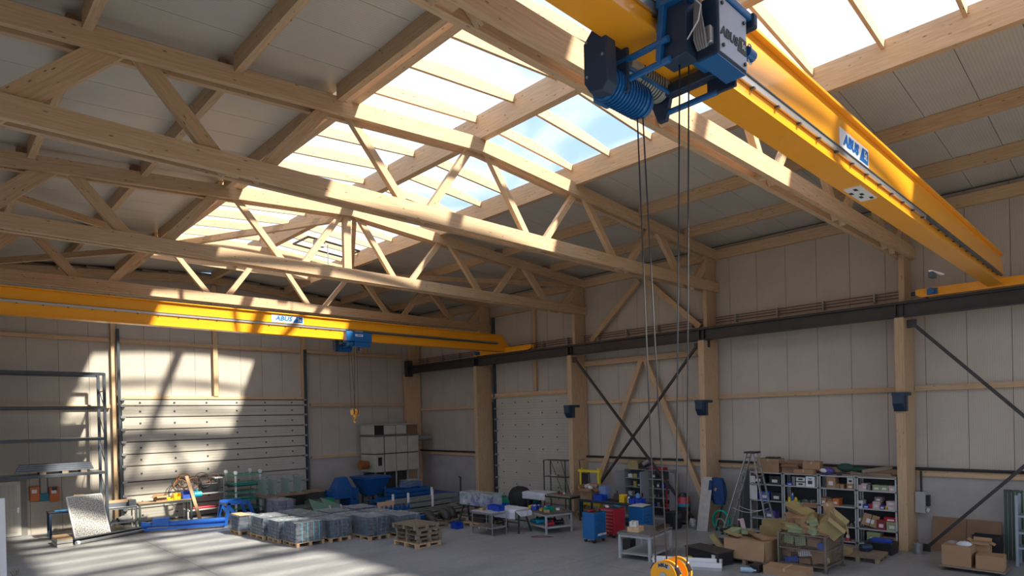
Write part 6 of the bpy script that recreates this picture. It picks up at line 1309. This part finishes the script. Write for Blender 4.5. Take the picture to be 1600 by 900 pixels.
# cardboard sheet and boxes right
t = thing('cardboard_sheet', 'large flat brown cardboard sheet leaning on the plinth wall', 'cardboard sheet', (21.8, 4.0, 0))
MB().bar((21.68, 4.42, .0), (21.92, 4.42, .96), .82, .012, (1, 0, 0)).build('half_sheet', CARDD, t); MB().bar((21.68, 3.60, .0), (21.92, 3.60, .95), .80, .012, (1, 0, 0)).build('half_sheet', CARDD, t)
t = thing('dolly', 'low wooden dolly under two open cardboard boxes', 'dolly', (19.6, 3.4, 0)); MB().box(19.12, 20.05, 2.75, 4.12, .09, .13).build('deck', OLDWOOD, t)
for x in (19.25, 19.95):
    for y in (2.9, 3.95): MB().cyl((x-.02, y, .045), (x+.02, y, .045), .045, n=12).build('caster', RUBBER, t)
carton('large open cardboard box with white foil on the dolly', 19.5, 3.75, .13, .60, .62, .50, 0, CARD, False, tape=False)
t = thing('white_foil', 'crumpled white foil bulging out of the larger dolly box', 'foil', (19.5, 3.7, .63)); MB().ball((19.42, 3.62, .67), .14, 12, 8, sc=(1, 1.3, .55), jit=.15).build('foil', CLOTH, t); MB().ball((19.5, 3.88, .66), .12, 12, 8, sc=(1, 1.2, .5), jit=.25).build('foil', FILM, t)
carton('second open box behind the foil filled one on the dolly', 19.95, 3.35, .13, .30, .40, .56, 0, CARD, True)
c = carton('smaller open cardboard box with a paper tear at the right of the dolly', 19.5, 3.08, .13, .56, .56, .33, .05, CARD, False, tape=False)
for y in (3.98, 3.85, 3.72, 3.60): MB().box(19.19, 19.20, y-.03, y+.03, .16, .16+.12+.06*((y*10) % 2)).build('paper_tear', mat('torn_paper', (.55, .44, .32), .9), [o for o in COL.objects if o.name.startswith('cardboard_box') and 'white foil' in o.get('label', '')][0]) if False else None
for k in range(3):
    t = thing('black_crate', ['black crate, lowest of three behind the dolly boxes', 'black crate, middle of three behind the dolly boxes', 'black crate, top one of three behind the dolly boxes'][k], 'crate', (20.8, 3.35, .25*k)); z = .25*k
    x0, x1, y0, y1 = 20.55, 21.0, 3.05, 3.65
    MB().box(x0, x1, y0, y1, z, z+.02).box(x0, x0+.015, y0, y1, z+.02, z+.235).box(x1-.015, x1, y0, y1, z+.02, z+.235).box(x0+.015, x1-.015, y0, y0+.015, z+.02, z+.235).box(x0+.015, x1-.015, y1-.015, y1, z+.02, z+.235).build('crate_body', BLACKP, t); MB().box(x0-.01, x1+.01, y0-.012, y0, z+.215, z+.245).box(x0-.012, x0, y0-.01, y1+.01, z+.215, z+.245).build('rim', BLACKP, t)
GP = mat('post_green', (.05, .10, .07), .5, 0, .15)
for k in range(5):
    y = 3.05-.085*k; t = thing('green_post', ['leftmost green steel post of the bundle at the right wall', 'second green steel post from the left of the bundle', 'middle green steel post of the bundle', 'fourth green steel post from the left of the bundle', 'rightmost green steel post of the bundle at the right wall'][k], 'steel post', (21.5, y, 0))
    MB().box(21.47, 21.53, y-.03, y+.03, 0, 1.88+.03*(k % 2)).build('post', GP, t); MB().box(21.44, 21.56, y-.035, y+.035, 1.86, 1.90).build('head_plate', GP, t)
t = thing('light_rack', 'pale blue rack upright with cartons at the right frame edge', 'rack', (21.0, 2.4, 0)); LB = mat('pale_rack_blue', (.30, .36, .42), .45)
for y in (2.72, 1.5):
    for x in (20.75, 21.25): MB().box(x-.03, x+.03, y-.03, y+.03, 0, 1.85).build('upright', LB, t)
for z in (.45, .85, 1.28): MB().box(20.74, 21.26, 1.5, 2.72, z, z+.05).build('beam', LB, t)
for z, m_, lab in ((.50, CARD, 'brown carton on the lowest level of the pale blue rack'), (.90, GBOX, 'olive carton on the middle level of the pale blue rack'), (1.33, CARD, 'brown carton with blue band on the top level of the pale blue rack')): goods('carton', lab, 21.0, 2.35, z, .4, .45, .3, m_)

# ================================================================== cardboard heap
def boxcage():
    t = thing('mesh_cage', 'steel wire mesh cage filled with cardboard and scraps at the lower right', 'mesh cage', (17.4, 6.65, 0)); x0, x1, y0, y1 = 16.78, 18.0, 6.05, 7.25
    RU = mat('cage_steel', (.20, .17, .14), .6, .4, .2)
    for x in (x0, x1):
        for y in (y0, y1): MB().box(x-.025, x+.025, y-.025, y+.025, 0, .95).build('corner_post', RU, t); MB().box(x-.06, x+.06, y-.06, y+.06, 0, .03).build('foot', RU, t)
    MB().box(x0, x1, y0, y1, .12, .15).build('floor_plate', RU, t)
    for z in (.15, .55, .93):
        for y in (y0, y1): MB().box(x0, x1, y-.015, y+.015, z-.015, z+.015).build('rail', RU, t)
        for x in (x0, x1): MB().box(x-.015, x+.015, y0, y1, z-.015, z+.015).build('rail', RU, t)
    w = MB()
    for k in range(1, 22):
        q = y0+(y1-y0)*k/22
        for x in (x0, x1): w.box(x-.003, x+.003, q-.003, q+.003, .15, .93)
        q = x0+(x1-x0)*k/22
        for y in (y0, y1): w.box(q-.003, q+.003, y-.003, y+.003, .15, .93)
    for k in range(1, 15):
        z = .15+.78*k/15
        for x in (x0, x1): w.box(x-.003, x+.003, y0, y1, z-.003, z+.003)
        for y in (y0, y1): w.box(x0, x1, y-.003, y+.003, z-.003, z+.003)
    w.build('wire_mesh', RU, t, kind='stuff'); return t
boxcage()
rnd = random.Random(14)
pal = [(CARD, 'brown'), (CARDD, 'dull brown'), (GBOX, 'olive'), (MGBOX, 'pale green'), (PINK, 'pinkish'), (CARD, 'tan')]
def scrap(lab, x, y, z, s, rz, rx, ry, m_, kind='carton_piece'):
    t = thing(kind, lab, 'cardboard', (x, y, z)); t.rotation_euler = (rx, ry, rz); ORG[t.name] = Vector((0, 0, 0)); a, b, c = s[0]/2, s[1]/2, s[2]/2
    MB().box(-a, a, -b, b, -c, c).build('carton', m_, t, .004); MB().box(-a, a, b, b+.05, c-.006, c).build('flap', m_, t); MB().box(-a-.04, -a, -b, b, c-.006, c).build('flap', m_, t); return t
# inside the cage, against its front face
inner = [(16.86, 7.0, .78, .05, .26, .24, 3, 'pale green carton'), (16.86, 6.72, .76, .05, .26, .26, 3, 'second pale green carton'), (16.88, 6.4, .74, .05, .28, .20, 0, 'tilted brown carton'), (16.86, 6.2, .68, .05, .16, .16, None, 'bright blue plastic scrap, upper right'),
         (16.86, 6.9, .50, .05, .4, .12, 1, 'flat dull carton'), (16.86, 6.6, .44, .05, .34, .16, 'W', 'white foam piece'), (16.86, 6.25, .40, .05, .38, .36, 0, 'large brown carton at the lower right'), (16.86, 6.95, .24, .05, .34, .14, None, 'bright blue plastic scrap, lower left'), (16.86, 6.6, .24, .05, .3, .14, 0, 'small brown carton at the bottom'), (16.86, 7.05, .38, .05, .2, .14, 1, 'dull carton at the far left')]
for i, (x, y, z, dx, ly, lz, ci, nme) in enumerate(inner):
    m_ = BRB if ci is None else (PAPER if ci == 'W' else pal[ci][0])
    scrap(f'{nme} behind the wire of the mesh cage', x+.08, y, z, (.16, ly, lz), rnd.uniform(-.1, .1), rnd.uniform(-.3, .3), rnd.uniform(-.08, .08), m_)
scrap('big dull carton filling the back of the mesh cage', 17.5, 6.65, .5, (.85, 1.05, .66), 0, 0, 0, CARDD)
# heap on the cage
hp = [(17.0, 7.1, 1.10, .42, .22, .18, 2), (16.95, 6.85, 1.06, .3, .4, .14, 3), (17.0, 6.55, 1.08, .24, .24, .20, 0), (16.95, 6.35, 1.04, .3, .2, .16, 3), (17.1, 6.75, 1.28, .26, .24, .2, 5), (17.2, 7.0, 1.30, .34, .3, .14, 1), (17.1, 6.45, 1.24, .28, .22, .14, 3), (17.4, 6.9, 1.5, .3, .85, .14, 2), (17.3, 6.6, 1.36, .3, .3, .12, 2), (17.55, 6.7, 1.62, .2, .34, .10, 1), (17.6, 6.35, 1.3, .3, .3, .2, 2), (17.5, 7.1, 1.3, .4, .3, .2, 0), (17.0, 6.2, 1.02, .2, .24, .1, 5)]
pn = ['leftmost', 'low front left', 'front middle', 'low front', 'tan middle', 'left upper', 'front right', 'long top', 'upper middle', 'uppermost', 'right back', 'left back', 'low right']
for i, (x, y, z, sx, sy, sz, ci) in enumerate(hp): scrap(f'{pal[ci][1]} carton, {pn[i]} piece of the heap on the mesh cage', x, y, z, (sx, sy, sz), rnd.uniform(-.7, .7), rnd.uniform(-.4, .4), rnd.uniform(-.4, .4), pal[ci][0])
# the two big ones on the right of the heap
c = carton('large open tilted carton at the right of the heap on the cage', 17.2, 6.18, 1.02, .42, .52, .42, .3, GBOX, True, rx=.75, ry=-.2)
c = carton('narrow upright carton leaning at the right top of the heap', 17.5, 6.1, 1.25, .26, .22, .5, .2, CARD, False, rx=-.25)
# big box on pallet
pallet('worn pallet under the long brown box left of the mesh cage', 16.95, 8.05, 0, 1.1, 1.25, 0)
carton('long open brown box with its front flap hanging down', 16.95, 8.05, .146, 1.0, 1.2, .52, 0, CARD, False, tape=False)
t = thing('hanging_flap', 'wide cardboard flap leaning over the front of the long brown box', 'cardboard', (16.4, 8.05, .14)); MB().bar((16.36, 8.05, .16), (16.44, 8.05, .68), 1.15, .01, (1, 0, 0)).build('flap', CARD, t)
for i, (x, y, z, sx, sy, sz, ci, nme) in enumerate(((16.8, 7.7, .74, .3, .34, .06, 0, 'bent brown piece'), (16.9, 7.95, .78, .3, .3, .05, 1, 'curved dull piece'), (17.1, 8.25, .80, .35, .2, .14, 3, 'green piece'), (17.2, 8.45, .95, .12, .12, .34, 4, 'pinkish upright carton'), (16.7, 8.5, .76, .2, .5, .04, 2, 'olive strip'), (17.0, 8.6, .78, .3, .3, .12, 3, 'pale green carton'))): scrap(nme+' lying in the long brown box', x, y, z, (sx, sy, sz), rnd.uniform(-.6, .6), rnd.uniform(-.4, .4), rnd.uniform(-.3, .3), pal[ci][0])
t = thing('black_scrap', 'heap of black plastic scraps on the left of the long brown box', 'scrap', (17.6, 9.2, 0))
for k in range(12): MB().ob((17.2+.1*(k % 5)+.05*k, 8.85+.09*((k*3) % 7), .06+.05*k), (.35, .12, .08), k*.8, 0, .3*math.sin(k), 0).build('scrap_piece', BLACKP, t)
scrap('long olive carton leaning at the left end of the long brown box', 16.75, 8.95, .38, (.16, .16, .72), .2, -.7, .1, GBOX)
pallet('empty worn pallet left of the long brown box', 17.3, 9.35, 0, 1.0, .9, .1)
for k, (z, h) in enumerate(((.0, .30), (.30, .20), (.50, .34), (.84, .16))): carton(['olive carton, lowest of the tall stack behind the long box', 'olive carton, second of the tall stack behind the long box', 'large olive carton, third of the tall stack behind the long box', 'olive carton with raised lid on top of the tall stack'][k], 18.15+.03*k, 8.05-.03*k, z, .55, .62 if k != 1 else .5, h, (.05, -.08, .03, .15)[k], GBOX, False, tape=False)
carton('flat brown box at the bottom edge in front of the mesh cage', 16.15, 6.75, 0, .55, 1.05, .20, .05, CARD, False)
t = thing('plastic_bottle', 'pale blue bottle lying at the bottom edge left of the flat box', 'bottle', (15.55, 7.6, 0)); MB().cyl((15.6, 7.75, .07), (15.7, 7.5, .07), .07, n=14).cyl((15.7, 7.5, .07), (15.73, 7.43, .07), .06, .02, n=14).build('body', mat('ice_blue', (.35, .48, .60), .3), t); MB().cyl((15.73, 7.43, .07), (15.74, 7.40, .07), .025).build('cap', PAPER, t)
t = thing('black_canister', 'small black box standing beside the flat brown box', 'box', (15.9, 7.45, 0)); MB().box(15.8, 16.05, 7.35, 7.6, 0, .2).build('case', BLACKP, t, .01)
# white framed screen at the far left edge
t = thing('framed_screen', 'white framed dark screen standing upright at the left frame edge', 'screen', (.85, 15.5, 0))
MB().box(.14, 1.17, 15.5, 15.56, .05, 2.8).build('dark_pane', GI, t); MB().box(1.17, 1.27, 15.47, 15.59, 0, 2.86).build('frame_bar', WHITE, t); MB().box(.06, 1.17, 15.47, 15.59, 2.76, 2.86).build('frame_bar', WHITE, t); MB().box(.06, .14, 15.47, 15.59, 0, 2.76).build('frame_bar', WHITE, t); MB().box(.0, 1.3, 15.2, 15.85, 0, .05).build('foot', WHITE, t)
t = thing('twig_bundle', 'small bundle of brown stalks at the lower left corner', 'stalks', tuple(fl(20, 899, 1.0)))
p = fl(20, 900, 0)
for k in range(5): MB().cyl((p.x+.03*k, p.y, 0), (p.x+.05*k-.05, p.y+.03*k, .12+.04*(k % 3)), .012, n=6).build('stalk', OLDWOOD, t)
